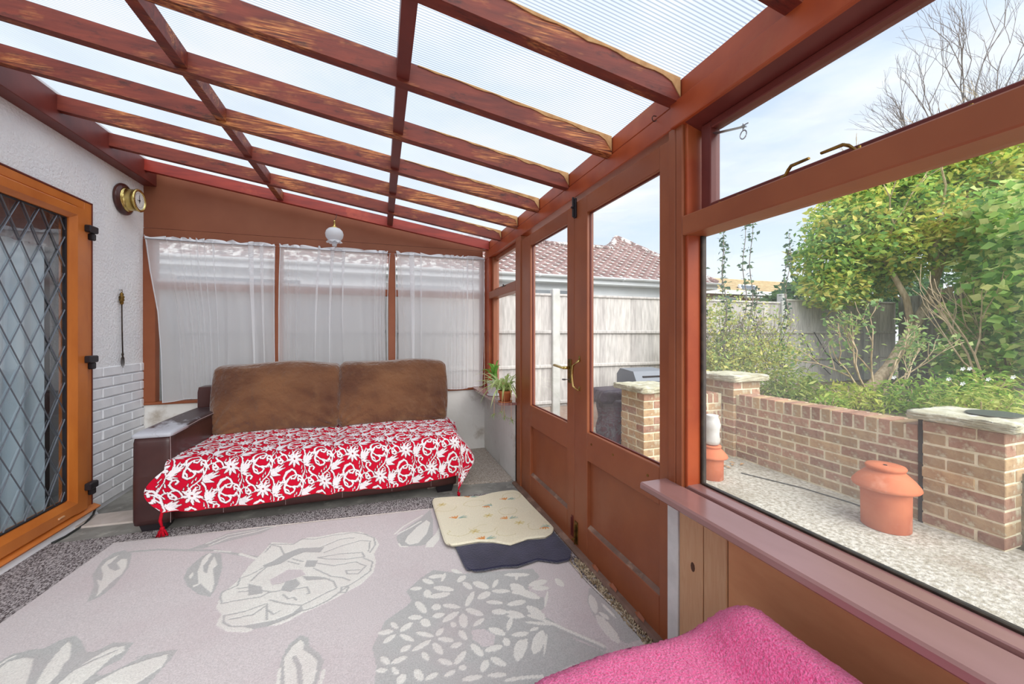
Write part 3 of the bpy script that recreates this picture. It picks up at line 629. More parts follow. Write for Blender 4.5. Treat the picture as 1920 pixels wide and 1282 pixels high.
# frayed loops beside the rug
m=MB(); r_=random.Random(9)
for i in range(520):
    y=r_.uniform(.95,1.86); x=r_.uniform(.972,1.012); a=r_.uniform(0,3.1); L=.006
    m.tube([(x-L*math.cos(a),y-L*math.sin(a),.007),(x,y,.014+r_.uniform(0,.004)),(x+L*math.cos(a),y+L*math.sin(a),.007)],.0035,4)
single('carpet_edge',m,'coir','brown frayed loop carpet edge between the rug and the door threshold','carpet edge',smooth=True)
m=MB().tube([(.955,1.86,.016),(.948,1.80,.018),(.958,1.77,.016),(.950,1.72,.017),(.940,1.70,.016)],.004,5); single('frayed_thread',m,'coir','frayed brown thread lying at the corner of the rug by the dark mat','thread',smooth=True)
RUG="""1,0,-1243 2256 -1292 2389 -1362 2510 -1395 2641 -1384 2717 -1344 2731 -1282 2668 -1225 2522 -1209 2425 -1201 2358 -1211 2292 -1227 2269;2,0,-1228 2288 -1268 2381 -1311 2448 -1283 2428 -1312 2493 -1359 2567 -1369 2632 -1344 2683 -1337 2603 -1345 2587 -1309 2538 -1272 2508 -1260 2522 -1310 2594 -1306 2630 -1279 2621 -1242 2540 -1223 2463 -1233 2411 -1231 2368;1,14,-1381 2689 -1287 2698 -1158 2675 -1013 2618 -872 2571 -634 2422;2,8,-871 2567 -783 2526;2,12,-727 2487 -630 2407 -529 2347;1,0,-916 2325 -933 2411 -915 2517 -890 2549 -827 2528 -769 2367 -736 2200 -735 2121 -795 2160 -869 2245;2,0,-829 2252 -874 2367 -897 2485 -890 2549 -870 2529 -868 2462 -868 2413 -843 2351 -823 2332 -843 2416 -849 2501 -801 2402 -806 2391 -810 2369 -756 2228 -741 2151 -776 2193 -817 2248 -840 2225 -847 2243;2,0,-896 2329 -897 2375 -879 2335 -882 2308;1,0,-1016 2627 -942 2682 -872 2768 -727 2779 -595 2805 -680 2703 -838 2661 -937 2614;2,7,-920 2637 -852 2705 -723 2735 -619 2777;2,6,-944 2667 -865 2746 -722 2760;1,0,-1331 1945 -1309 1987 -1253 1988 -1219 1983 -1191 2015 -1154 2027 -1116 1989 -1087 1952 -1050 1906 -1026 1898 -983 1930 -909 1905 -907 1851 -907 1819 -864 1811 -827 1817 -730 1810 -732 1766 -755 1659 -1250 1827;0,0,-965 1785 -907 1819 -839 1809 -886 1776 -927 1755;2,0,-1299 1899 -1295 1945 -1255 1950 -1217 1931 -1189 1879 -1150 1793 -1250 1827;2,0,-1120 1782 -1146 1876 -1156 1942 -1154 1991 -1131 1967 -1092 1894 -1091 1857 -1079 1818 -1081 1769;2,0,-1050 1759 -1037 1821 -1009 1866 -976 1900 -933 1896 -920 1868 -938 1842 -948 1809 -956 1782 -963 1768 -972 1732;1,6,-1037 1821 -1001 1851 -949 1878;1,7,-961 1738 -950 1797 -938 1848;2,0,-937 1721 -882 1769 -814 1788 -756 1793 -744 1764 -749 1729 -778 1694 -798 1673;2,6,-1312 1939 -1306 1961 -1293 1969;2,0,-683 2030 -694 2126 -658 2216 -644 2349 -629 2407 -607 2495 -592 2570 -471 2514 -410 2563 -337 2554 -229 2567 -113 2536 -27 2433 -5 2348 -32 2258 -21 2175 -33 2082 -89 2001 -141 1968 -200 1930 -271 1890 -320 1873 -365 1839 -401 1828 -476 1837 -509 1823 -587 1853 -642 1909 -645 1975;1,0,-578 2326 -541 2351 -492 2414 -432 2450 -299 2419 -313 2367 -397 2395 -444 2371 -495 2311 -565 2298;1,0,-369 2306 -315 2287 -319 2226 -372 2244;0,0,-513 2177 -445 2245 -380 2223 -353 2167 -403 2151 -456 2126 -490 2127;1,0,-602 2176 -535 2132 -516 2075 -574 2076;1,6,-639 2152 -588 2145;1,6,-625 2122 -579 2111;1,0,-444 2071 -436 2140 -391 2147 -364 2095 -394 2044;1,0,-370 2162 -294 2136 -229 2092 -339 2116;1,0,-540 1867 -498 1868 -420 1865 -359 1886 -330 1928 -318 1889 -368 1856 -432 1834 -489 1834;1,6,-670 2053 -600 2056 -519 2048 -489 2076;1,6,-631 1962 -558 1962 -484 1989;1,6,-668 2052 -693 2107 -696 2146 -646 2175 -653 2236 -613 2256 -567 2304;1,6,-478 1987 -452 1876;1,6,-601 1927 -515 1930 -476 1978;1,6,-474 2013 -399 1961 -330 1928 -291 1951 -234 1989 -196 2007 -214 2065 -267 2116;1,6,-596 2195 -578 2255 -558 2296;1,6,-292 2359 -207 2402 -109 2429 -56 2404 -61 2295;1,6,-319 2315 -206 2317 -96 2293 -80 2247 -167 2250 -269 2285 -319 2315;1,6,-318 2263 -229 2208 -125 2210 -70 2154 -106 2095 -157 2112 -166 2144 -101 2128;1,6,-324 2216 -231 2115 -173 2084 -140 2051;1,6,-97 2505 -35 2435 -27 2356 -54 2279;1,6,-86 2236 -38 2180 -49 2099 -98 2047 -144 2009 -181 1971 -222 1928 -282 1894 -318 1889;1,6,-631 1962 -619 1917 -582 1881 -540 1867;1,6,-600 2464 -586 2546 -470 2506 -437 2556 -363 2531 -264 2545 -151 2540 -74 2489;1,6,-461 2324 -402 2279;1,6,-446 2345 -387 2299;1,6,-345 2406 -221 2483 -147 2474;1,6,-425 2035 -396 1996 -375 1998 -359 1974;1,6,-386 2061 -330 2062 -310 2005 -322 2009;1,6,-527 2099 -483 2074 -444 2071;1,6,-461 1938 -433 1903 -412 1921;1,6,-601 2551 -536 2499 -495 2401;1,6,-144 2009 -173 2009 -178 1970 -152 1961 -143 1999;1,0,93 2408 161 2503 242 2577 325 2700 323 2540 288 2264 212 2260 110 2287 95 2352;2,0,135 2331 154 2387 217 2484 284 2553 302 2509 265 2382 207 2291 155 2291;2,8,79 2437 138 2520 264 2628;2,9,102 2438 168 2483 247 2547;2,8,101 2320 110 2287 146 2275;2,0,251 2276 317 2365 364 2470 331 2295 282 2221 243 2232;1,0,-328 1514 -348 1623 -336 1697 -302 1738 -270 1716 -257 1663 -218 1617 -196 1572 -202 1526 -207 1473;2,0,-311 1508 -337 1632 -320 1685 -297 1711 -281 1695 -279 1657 -246 1620 -217 1579 -215 1531 -220 1477;1,12,-303 1627 -278 1576 -260 1496;2,10,-195 1474 -191 1528;2,8,-332 1520 -342 1585;1,0,-22 1402 -13 1488 -29 1582 19 1714 105 1772 135 1806 116 1881 193 1964 256 2007 399 1926 744 1850 748 1775 667 1726 658 1669 709 1633 693 1583 647 1547 671 1490 715 1428 730 1365 789 1304 814 1269 635 1268 494 1227;1,0,939 1624 971 1606 978 1530 983 1428 984 1288 912 1286 879 1340 874 1398 865 1462 881 1542;0,0,351 1548 403 1541 435 1489 414 1443 376 1451 347 1499;2,0,134 1887 145 1877 161 1872 178 1873 189 1878 189 1885 178 1895 162 1900 145 1900 134 1894;2,0,204 1862 193 1852 189 1835 192 1818 202 1805 211 1804 221 1813 226 1830 223 1848 213 1861;2,0,215 1800 233 1789 260 1783 288 1786 307 1795 307 1805 289 1817 261 1822 233 1820 215 1810;2,0,239 1864 254 1844 280 1826 307 1816 327 1816 329 1825 314 1845 288 1863 260 1874 240 1873;2,0,149 1791 149 1766 158 1738 172 1715 186 1705 192 1711 192 1734 184 1763 170 1787 155 1797;2,0,214 1727 222 1715 234 1709 247 1712 256 1722 256 1733 248 1745 236 1751 223 1748 214 1738;2,0,113 1698 124 1686 140 1679 157 1677 169 1682 170 1690 159 1702 142 1710 125 1711 114 1706;2,0,211 1673 221 1664 236 1660 251 1663 262 1671 262 1679 252 1688 236 1692 221 1690 211 1681;2,0,262 1731 274 1715 295 1701 317 1692 333 1691 335 1698 323 1714 302 1729 280 1738 264 1738;2,0,249 1630 265 1628 287 1635 309 1648 322 1665 320 1673 303 1676 280 1668 259 1654 247 1638;2,0,353 1672 362 1651 380 1631 400 1617 417 1614 421 1622 413 1642 395 1662 374 1677 357 1679;2,0,414 1781 397 1770 377 1747 362 1719 356 1696 361 1689 377 1698 395 1720 411 1749 418 1774;2,0,333 1653 320 1639 313 1616 313 1591 321 1574 330 1572 343 1584 350 1607 350 1632 342 1651;2,0,274 1605 277 1594 283 1588 292 1588 299 1594 300 1601 297 1612 290 1618 282 1618 275 1612;2,0,364 1565 376 1564 393 1570 409 1580 418 1593 417 1599 404 1600 387 1594 371 1583 362 1571;2,0,158 1662 161 1643 171 1629 184 1623 196 1627 200 1637 197 1655 187 1670 174 1676 162 1672;2,0,40 1693 42 1680 48 1666 58 1655 66 1652 70 1657 68 1670 62 1685 53 1695 44 1698;2,0,-10 1647 3 1638 21 1633 39 1635 50 1642 49 1649 36 1658 18 1663 0 1661 -11 1654;2,0,78 1633 90 1631 107 1637 121 1649 129 1663 127 1670 113 1672 97 1665 82 1653 75 1640;2,0,13 1591 25 1590 39 1596 52 1607 59 1619 57 1625 45 1626 30 1620 17 1609 11 1597;2,0,74 1613 82 1597 96 1580 112 1568 124 1564 127 1570 119 1586 105 1603 89 1615 77 1619;2,0,135 1605 147 1591 166 1576 185 1566 200 1563 202 1569 190 1584 172 1599 151 1609 137 1611;2,0,213 1562 223 1561 234 1567 243 1578 247 1591 244 1598 234 1599 222 1593 213 1581 210 1568;2,0,216 1545 226 1533 242 1521 260 1515 273 1516 275 1522 265 1535 248 1546 230 1553 217 1552;2,0,258 1488 267 1481 281 1480 294 1483 302 1492 302 1499 293 1505 279 1507 266 1503 258 1495;2,0,302 1562 299 1547 302 1528 310 1513 320 1506 326 1509 329 1524 326 1542 318 1558 307 1566;2,0,72 1526 82 1523 95 1525 107 1532 113 1543 111 1549 100 1553 87 1550 76 1543 70 1533;2,0,116 1514 132 1513 154 1520 176 1532 189 1545 187 1552 170 1552 147 1545 126 1533 114 1520;2,0,193 1529 192 1511 197 1490 207 1473 219 1465 225 1469 227 1486 222 1507 212 1525 199 1533;2,0,332 1477 332 1458 338 1435 350 1416 362 1408 368 1412 369 1430 363 1453 351 1472 338 1481;2,0,378 1428 391 1420 412 1417 433 1419 448 1427 449 1435 435 1444 414 1447 393 1444 379 1436;2,0,387 1390 391 1373 403 1356 418 1344 432 1341 437 1346 433 1362 422 1379 406 1392 392 1396;2,0,344 1344 356 1346 369 1356 378 1371 380 1385 375 1391 363 1389 350 1378 341 1363 340 1349;2,0,201 1445 208 1431 222 1418 237 1409 249 1407 252 1413 245 1426 232 1440 216 1449 204 1450;2,0,259 1405 272 1407 289 1417 302 1433 309 1448 306 1455 292 1453 275 1442 261 1426 255 1411;2,0,148 1499 147 1486 150 1471 158 1459 167 1453 172 1456 174 1468 170 1483 163 1496 153 1502;2,0,0 1522 2 1507 11 1493 21 1483 32 1481 35 1486 33 1500 25 1515 14 1525 3 1527;2,0,41 1483 53 1478 70 1479 86 1485 95 1494 94 1500 81 1505 64 1504 48 1498 39 1489;2,0,-14 1464 -6 1457 6 1452 17 1453 24 1458 23 1463 15 1471 4 1475 -7 1475 -14 1470;2,0,38 1464 38 1453 43 1441 50 1432 59 1428 62 1432 62 1442 57 1454 50 1463 41 1467;2,0,58 1389 69 1386 79 1390 86 1401 87 1414 83 1422 72 1425 61 1420 54 1410 53 1396;2,0,114 1429 111 1414 115 1397 123 1382 135 1375 142 1378 145 1392 142 1409 133 1425 121 1432;2,0,149 1375 159 1371 173 1372 187 1378 195 1386 194 1391 183 1395 168 1394 155 1388 147 1380;2,0,215 1368 224 1364 237 1365 249 1370 256 1377 255 1382 245 1386 233 1384 221 1380 214 1372;2,0,267 1385 272 1377 280 1373 289 1374 296 1379 296 1385 291 1393 283 1397 274 1396 267 1391;2,0,270 1333 283 1325 304 1320 326 1320 340 1324 341 1330 327 1338 306 1343 284 1343 270 1339;2,0,359 1322 371 1313 389 1306 408 1302 422 1304 424 1309 412 1319 394 1326 374 1329 361 1327;2,0,194 1941 201 1923 214 1906 230 1896 242 1896 245 1904 239 1922 225 1939 210 1950 197 1950;2,0,228 1950 241 1939 262 1933 284 1933 299 1941 300 1949 286 1960 264 1966 243 1965 228 1958;2,0,285 1899 295 1906 304 1922 311 1941 313 1958 309 1963 300 1955 290 1939 283 1919 282 1903;2,0,341 1975 348 1958 361 1942 377 1932 389 1930 392 1937 385 1953 372 1970 356 1981 344 1982;2,0,357 1871 368 1867 383 1872 397 1884 404 1901 403 1910 391 1915 376 1910 363 1897 355 1881;2,0,425 1839 431 1815 448 1792 468 1777 486 1775 491 1785 485 1809 469 1833 448 1848 430 1850;2,0,507 1772 518 1775 532 1788 544 1805 549 1823 546 1829 534 1825 520 1812 509 1794 504 1778;2,0,378 1857 379 1837 386 1816 398 1801 410 1796 415 1802 414 1822 407 1843 395 1859 383 1864;2,0,422 1723 435 1715 455 1715 475 1725 488 1740 488 1751 474 1760 454 1759 434 1749 422 1733;2,0,494 1750 508 1737 531 1726 557 1721 576 1722 578 1729 564 1742 540 1754 514 1759 496 1757;2,0,450 1689 462 1676 482 1665 503 1658 519 1659 522 1666 510 1678 490 1690 468 1696 452 1695;2,0,536 1640 551 1630 575 1625 602 1626 621 1633 623 1642 608 1652 583 1657 556 1656 537 1648;2,0,457 1621 467 1607 485 1596 505 1592 521 1597 524 1605 514 1619 496 1630 476 1634 460 1630;2,0,514 1576 525 1563 545 1552 567 1546 583 1547 586 1554 575 1567 555 1578 533 1585 517 1583;2,0,492 1499 504 1507 518 1524 529 1544 533 1561 529 1565 516 1557 502 1539 491 1519 488 1503;2,0,419 1531 425 1512 440 1494 458 1483 474 1481 479 1489 473 1507 459 1525 440 1537 423 1539;2,0,499 1469 511 1460 530 1454 550 1453 565 1457 567 1463 556 1472 536 1478 515 1479 500 1475;2,0,464 1467 456 1457 453 1443 457 1431 465 1424 472 1425 480 1435 483 1449 480 1461 471 1469;2,0,546 1439 524 1429 499 1405 481 1377 473 1353 479 1347 500 1356 523 1378 543 1406 552 1432;2,0,587 1762 592 1739 606 1719 625 1707 643 1708 649 1718 646 1740 632 1761 612 1774 594 1773;2,0,581 1710 591 1699 609 1691 629 1690 644 1695 647 1703 637 1714 618 1722 598 1723 583 1718;2,0,588 1847 609 1831 643 1816 680 1807 706 1807 709 1814 688 1829 653 1844 617 1854 590 1854;2,0,647 1839 639 1830 632 1816 629 1801 630 1791 633 1789 641 1797 648 1811 651 1826 651 1837;2,0,610 1601 610 1570 621 1537 639 1512 658 1502 668 1510 669 1538 659 1572 640 1599 619 1610;2,0,576 1518 596 1503 627 1486 659 1473 682 1467 684 1471 666 1485 635 1502 602 1516 578 1522;2,0,482 1347 501 1357 520 1380 532 1409 534 1434 525 1441 504 1429 485 1405 473 1376 473 1353;2,0,553 1355 577 1364 603 1388 624 1419 631 1449 622 1458 597 1448 570 1422 550 1390 545 1363;2,0,582 1338 595 1355 612 1382 628 1411 637 1433 635 1434 620 1416 603 1387 588 1359 580 1339;2,0,503 1470 513 1460 530 1453 549 1451 564 1455 566 1461 556 1471 538 1478 519 1480 504 1476;2,0,576 1468 583 1464 596 1463 608 1466 617 1471 618 1476 610 1481 598 1482 585 1479 577 1473;2,0,692 1578 705 1593 722 1618 738 1646 746 1666 743 1669 729 1652 711 1626 697 1599 689 1580;2,0,810 1735 806 1715 808 1694 817 1678 829 1673 836 1679 841 1698 839 1719 830 1736 818 1742;2,0,674 1732 690 1720 717 1716 746 1720 769 1731 772 1742 756 1754 728 1759 698 1754 677 1742;2,0,913 1579 894 1554 880 1520 874 1488 878 1468 888 1469 906 1490 921 1523 927 1557 923 1580;2,0,871 1455 859 1415 857 1365 865 1322 880 1298 891 1303 903 1337 906 1386 899 1433 883 1461;2,0,936 1515 934 1492 936 1460 941 1431 947 1414 950 1416 952 1437 951 1468 946 1498 939 1517;2,0,896 1468 895 1454 898 1437 905 1424 914 1418 919 1421 921 1435 918 1451 911 1465 901 1471;2,0,538 1641 552 1630 576 1625 602 1625 621 1633 623 1641 608 1652 584 1657 558 1656 539 1649;2,0,519 1601 527 1584 544 1567 564 1556 581 1555 585 1561 576 1578 559 1595 539 1606 522 1608;2,0,583 1739 597 1705 626 1669 659 1641 687 1630 693 1640 681 1672 652 1709 618 1738 589 1749;2,0,679 1708 691 1693 712 1682 737 1678 756 1682 760 1690 748 1704 727 1716 702 1720 683 1716;1,14,667 1504 715 1412 776 1343 812 1292;2,11,603 1551 657 1502 693 1460 721 1424 776 1359 820 1305;2,10,417 1285 470 1278 540 1260"""
RC={0:np.array(lin((208,199,198))[:3]),1:np.array(lin((186,185,182))[:3]),2:np.array(lin((228,225,217))[:3])}
def rug():
    nx,ny=560,430
    yy=np.concatenate([np.linspace(.5,1.15,20,endpoint=False),np.linspace(1.15,2.86,ny-20)])
    s=np.linspace(0,1,nx)
    yl=[.5,1.2,1.6,2.224,2.855]; xl=[-1.66,-1.59,-1.555,-1.506,-1.458]
    yr=[.5,1.18,1.29,1.43,1.65,1.77,2.0,2.667]; xr=[.965,.982,.985,.984,.958,.952,.945,.90]
    T,Sg=np.meshgrid(np.linspace(0,1,ny),s)           # [nx,ny]
    yt=2.855+(2.667-2.855)*s
    base=(yy-.5)/(2.86-.5)
    Yv=.5+(yt[:,None]-.5)*base[None,:]
    Xv=np.interp(Yv,yl,xl)*(1-Sg)+np.interp(Yv,yr,xr)*Sg
    cl=np.zeros(Xv.shape,int)
    for it in RUG.split(';'):
        c,w,p=it.split(','); c=int(c);w=int(w); P=np.array([int(q) for q in p.split()]).reshape(-1,2)/1000.
        pad=.03; mk=(Xv>P[:,0].min()-pad)&(Xv<P[:,0].max()+pad)&(Yv>P[:,1].min()-pad)&(Yv<P[:,1].max()+pad)
        if not mk.any(): continue
        x,y=Xv[mk],Yv[mk]
        if w==0: h=inpoly(x,y,P)
        else: h=segdist(x,y,P)<w*.00068
        q=cl[mk]; q[h]=c; cl[mk]=q
    C=np.zeros(Xv.shape+(3,))
    for k,v in RC.items(): C[cl==k]=v
    Zv=np.full(Xv.shape,.014)+np.where(cl==2,.0012,0)
    ed=np.minimum(np.minimum(Sg,1-Sg)*2.5,(1-base)[None,:]*2.3+0*Sg); Zv-=np.where(ed<.006,.006,0)
    Zv+=.003*np.sin(Xv*3+Yv*2)
    V=np.stack([Xv,Yv,Zv],-1).reshape(-1,3); o0=np.array([-.3,1.7,.008])
    me=np_mesh(V-o0,grid_faces(nx,ny),4,C.reshape(-1,3),True)
    o=link('rug',me,'rug'); o.location=o0; tag(o,'large pale mauve grey rug with cream flowers and grey leaves','rug')
    m=MB(); e=[(float(V[i*ny+ny-1][0]),float(V[i*ny+ny-1][1])) for i in range(0,nx,20)]+[(float(V[(nx-1)*ny+j][0]),float(V[(nx-1)*ny+j][1])) for j in range(ny-1,0,-20)]
    m.tube([(x,y,.011) for x,y in e],.004,5); part('edge_binding',m,'palecarpet',o)
rug()
def stripmat(name,top,bot,z,th,colfn,mat,label,cat,nx=150,ny=130,wave=.004,base=.0):
    top=np.array(top);bot=np.array(bot)
    s=np.linspace(0,1,nx)
    def samp(P):
        d=np.concatenate([[0],np.cumsum(np.hypot(*np.diff(P,axis=0).T))]);d/=d[-1]; return np.stack([np.interp(s,d,P[:,0]),np.interp(s,d,P[:,1])],1)
    A=samp(top);B=samp(bot); t=np.linspace(0,1,ny)
    XY=A[:,None,:]*t[None,:,None]+B[:,None,:]*(1-t)[None,:,None]
    # round the corners a little
    Sg,Tg=np.meshgrid(s,t,indexing='ij'); u=2*Sg-1;v=2*Tg-1
    k=np.clip((np.abs(u)**14*np.abs(v)**14),0,1)*.035; cen=(A.mean(0)+B.mean(0))/2
    XY=XY+(cen-XY)/np.linalg.norm(cen-XY,axis=-1,keepdims=True)*k[...,None]
    X,Y=XY[...,0],XY[...,1]
    Zt=z+th+wave*np.sin(X*14+1)*np.cos(Y*9)*1.0+wave
    ed=np.minimum(np.minimum(Sg,1-Sg),np.minimum(Tg,1-Tg)); Zt=np.where(ed<.012,Zt-th*.9*(1-ed/.012),Zt)
    V=np.stack([X,Y,Zt],-1).reshape(-1,3); C=colfn(X,Y).reshape(-1,3) if colfn else None
    V2=V.copy();V2[:,2]=z+.0005; F=grid_faces(nx,ny)
    # skirt
    ring=[i*ny for i in range(nx)]+[(nx-1)*ny+j for j in range(1,ny)]+[i*ny+ny-1 for i in range(nx-2,-1,-1)]+[j for j in range(ny-2,0,-1)]
    N=len(V); R=V[ring].copy(); R[:,2]=z; n=len(ring)
    SK=[(ring[i],ring[(i+1)%n],N+(i+1)%n,N+i) for i in range(n)]
    Va=np.concatenate([V,R]); Fa=np.concatenate([F,np.array(SK)]); Ca=np.concatenate([C,C[ring]]) if C is not None else None
    o0=np.array([cen[0],cen[1],z]); o=link(name,np_mesh(Va-o0,Fa,4,Ca,True),mat); o.location=o0; return tag(o,label,cat)
stripmat('door_mat',[(.394,2.25),(.552,2.25),(.699,2.25),(.99,2.25)],[(.412,1.912),(.494,1.898),(.595,1.896),(.665,1.873),(.789,1.894),(.875,1.84),(.94,1.84),(1.00,1.885)],.019,.008,None,'navy','navy blue fabric mat poking out from under the cream mat','mat',90,60,.002)
def creamcol(X,Y):
    C=np.zeros(X.shape+(3,)); C[:]=lin((234,226,200))[:3]
    r=random.Random(5); og=lin((222,150,84))[:3]; bl=lin((150,180,182))[:3]; ye=lin((218,204,150))[:3]; gr=lin((170,184,140))[:3]
    for (x,y) in [(.42,2.62),(.62,2.63),(.80,2.44),(.9,2.66),(.60,2.27),(.45,2.28),(.92,2.20),(.72,2.20)]:
        P=[(x+.07*math.cos(a)+r.uniform(-.01,.01),y+.05*math.sin(a)) for a in np.linspace(r.uniform(0,3),r.uniform(5,7),14)]
        C[segdist(X,Y,P)<.0022]=lin((214,204,160))[:3]
    for x,y,a in [(.458,2.462,.3),(.761,2.344,.5),(.84,2.62,.2),(.60,2.745,.1),(.56,2.155,.4),(.955,2.17,2.6),(.70,2.56,2.4)]:
        for k in range(4):
            t=a+math.pi/2+(k-1.5)*.45; C[(segdist(X,Y,[(x,y),(x+.045*math.cos(t),y+.03*math.sin(t))],[.007,.003])<0)]=og
        for k in range(4):
            t=a+(k-1.5)*.45-.2; C[(segdist(X,Y,[(x+.02,y-.005),(x+.02+.055*math.cos(t),y+.03*math.sin(t))],[.005,.002])<0)]=bl if k%2 else gr
    for x,y in [(.532,2.257),(.40,2.68),(.82,2.27),(.66,2.42)]:
        for k in range(6):
            t=k*1.047; C[(segdist(X,Y,[(x+.006*math.cos(t),y+.005*math.sin(t)),(x+.026*math.cos(t),y+.02*math.sin(t))],[.005,.007])<0)]=ye
        C[np.hypot(X-x,Y-y)<.007]=lin((200,170,100))[:3]
    return C
stripmat('bath_mat',[(.345,2.825),(.45,2.80),(.60,2.765),(.694,2.752),(.78,2.775),(.834,2.775),(.94,2.765),(.985,2.75)],[(.345,2.154),(.421,2.149),(.531,2.146),(.605,2.121),(.691,2.063),(.804,2.089),(.905,2.067),(1.005,2.112)],.030,.010,creamcol,'mat','cream bath mat with orange and blue flower sprigs by the doors','mat',190,170,.003)
# ---------------------------------------------------------------- sofa
so_=thing('sofa','dark brown leather two seater with one scuffed arm and its right end against the corner','sofa',(-.42,3.4,0))
sag=lambda P,p,n:P
part('base',MB().rbox((-1.22,2.945,.055),(.56,3.86,.385),.03,12),'leather',so_,True)
def armfn(P,p,nr):
    if p[2]>0.2 and p[1]<-.8: P[1]+=.004
    P[2]+= .012*math.cos(P[1]*2.2) if P[2]>.1 else 0
    return P
part('arm',MB().rbox((-1.415,2.93,.05),(-1.215,3.90,.590),.028,14,armfn),'leather',so_,True)
part('arm_pad',MB().rbox((-1.417,2.927,.575),(-1.212,3.90,.612),.0185,16,lambda P,p,n:[P[0],P[1],P[2]+.012*math.cos(P[1]*2.2)]),'wornleather',so_,True,label='arm top scuffed to pale grey')
part('back_frame',MB().rbox((-1.41,3.79,.10),(.56,3.955,.79),.03,14),'leather',so_,True)
part('seat_cushion',MB().rbox((-1.205,2.95,.335),(-.33,3.82,.43),.04,12),'suede',so_,True)
part('seat_cushion',MB().rbox((-.32,2.95,.335),(.565,3.82,.43),.04,12),'suede',so_,True)
def legmb(x,y):
    return MB().add([(x-.055,y-.05,0),(x+.055,y-.05,0),(x+.055,y+.05,0),(x-.055,y+.05,0),(x-.07,y-.06,.056),(x+.07,y-.06,.056),(x+.07,y+.06,.056),(x-.07,y+.06,.056)],[(3,2,1,0),(4,5,6,7),(0,1,5,4),(1,2,6,5),(2,3,7,6),(3,0,4,7)])
for x,y in ((-1.32,3.02),(.47,3.05),(-1.32,3.83),(.47,3.83)): part('leg',legmb(x,y),'black',so_)
for x in (-.95,-.60,-.25,.08,.36):
    part('seam',MB().tube([(x,2.9435,.075),(x,2.9425,.2),(x,2.944,.33)],.0012,4),'thread',so_)
part('seam',MB().tube([(-1.222,2.932,.59),(-1.219,2.9285,.5),(-1.219,2.9285,.06)],.0014,4).tube([(-1.212,2.95,.598),(-1.209,3.3,.612),(-1.209,3.6,.61)],.0022,5),'thread',so_)
def cushion(name,x0,x1,label,seed):
    r=random.Random(seed); ph=[r.uniform(0,6) for _ in range(8)]
    w,d,h=x1-x0,.21,.535
    def fn(P,p,n):
        x,y,z=p; e=(1-abs(x)**3)*(1-abs(z)**3)
        if abs(y)>.0: P[1]+= (1 if y>0 else -1)*abs(y)*.045*e
        P[2]+=.018*(1-x*x)*(1 if z>0 else 0)*abs(z)+ .008*math.sin(x*4+ph[0])*max(z,0)
        P[0]+=.018*x*(1-z*z)
        # wrinkles fanning from the lower corners
        for sx in (-1,1):
            dx=(x-sx*1.05);dz=(z+1.0); rr=math.hypot(dx*1.6,dz); a=math.atan2(dz,abs(dx)*1.6+1e-6)
            P[1]-=.030*math.exp(-rr*1.1)*(abs(math.sin(a*8.5+ph[2]+sx))-.6)*(1 if y<0 else 0)*min(1,rr*3)
        P[1]-=(.008*math.sin(x*3.1+z*4+ph[3])*math.sin(z*3+x+ph[4])+.003*math.sin(x*9+z*5+ph[5])*math.sin(z*7-x*3))*(1 if y<0 else 0)*e
        t=P[2]+h/2
        P[1]+=t*.16
        return P
    m=MB().rbox((x0,3.53,.425),(x1,3.53+d,.425+h),.042,60,fn)
    o=single(name,m,'suede',label,'cushion','brown sofa back cushions',True)
    pts=[]
    c=((x0+x1)/2,3.53+d/2,.425+h/2)
    for a in np.linspace(0,2*math.pi,73):
        ca,sa=math.cos(a),math.sin(a); k=(abs(ca)**9+abs(sa)**9)**(-1/9)
        x,z=ca*k,sa*k; P=[x*(w/2-.018),-.052*0-.03,z*(h/2-.016)]
        P[2]+=.018*(1-x*x)*(1 if z>0 else 0)*abs(z)+.008*math.sin(x*4+ph[0])*max(z,0); P[0]+=.018*x*(1-z*z); P[1]+=(P[2]+h/2)*.16
        pts.append((c[0]+P[0]*1.028,c[1]+P[1]-.02,c[2]+P[2]*1.035))
    part('piping',MB().tube(pts,.0045,6),'suede',o,True)
    return o
cushion('sofa_cushion',-1.235,-.335,'left brown suede back cushion beside the leather arm',1)
cushion('sofa_cushion',-.33,.575,'right brown suede back cushion at the armless end',2)
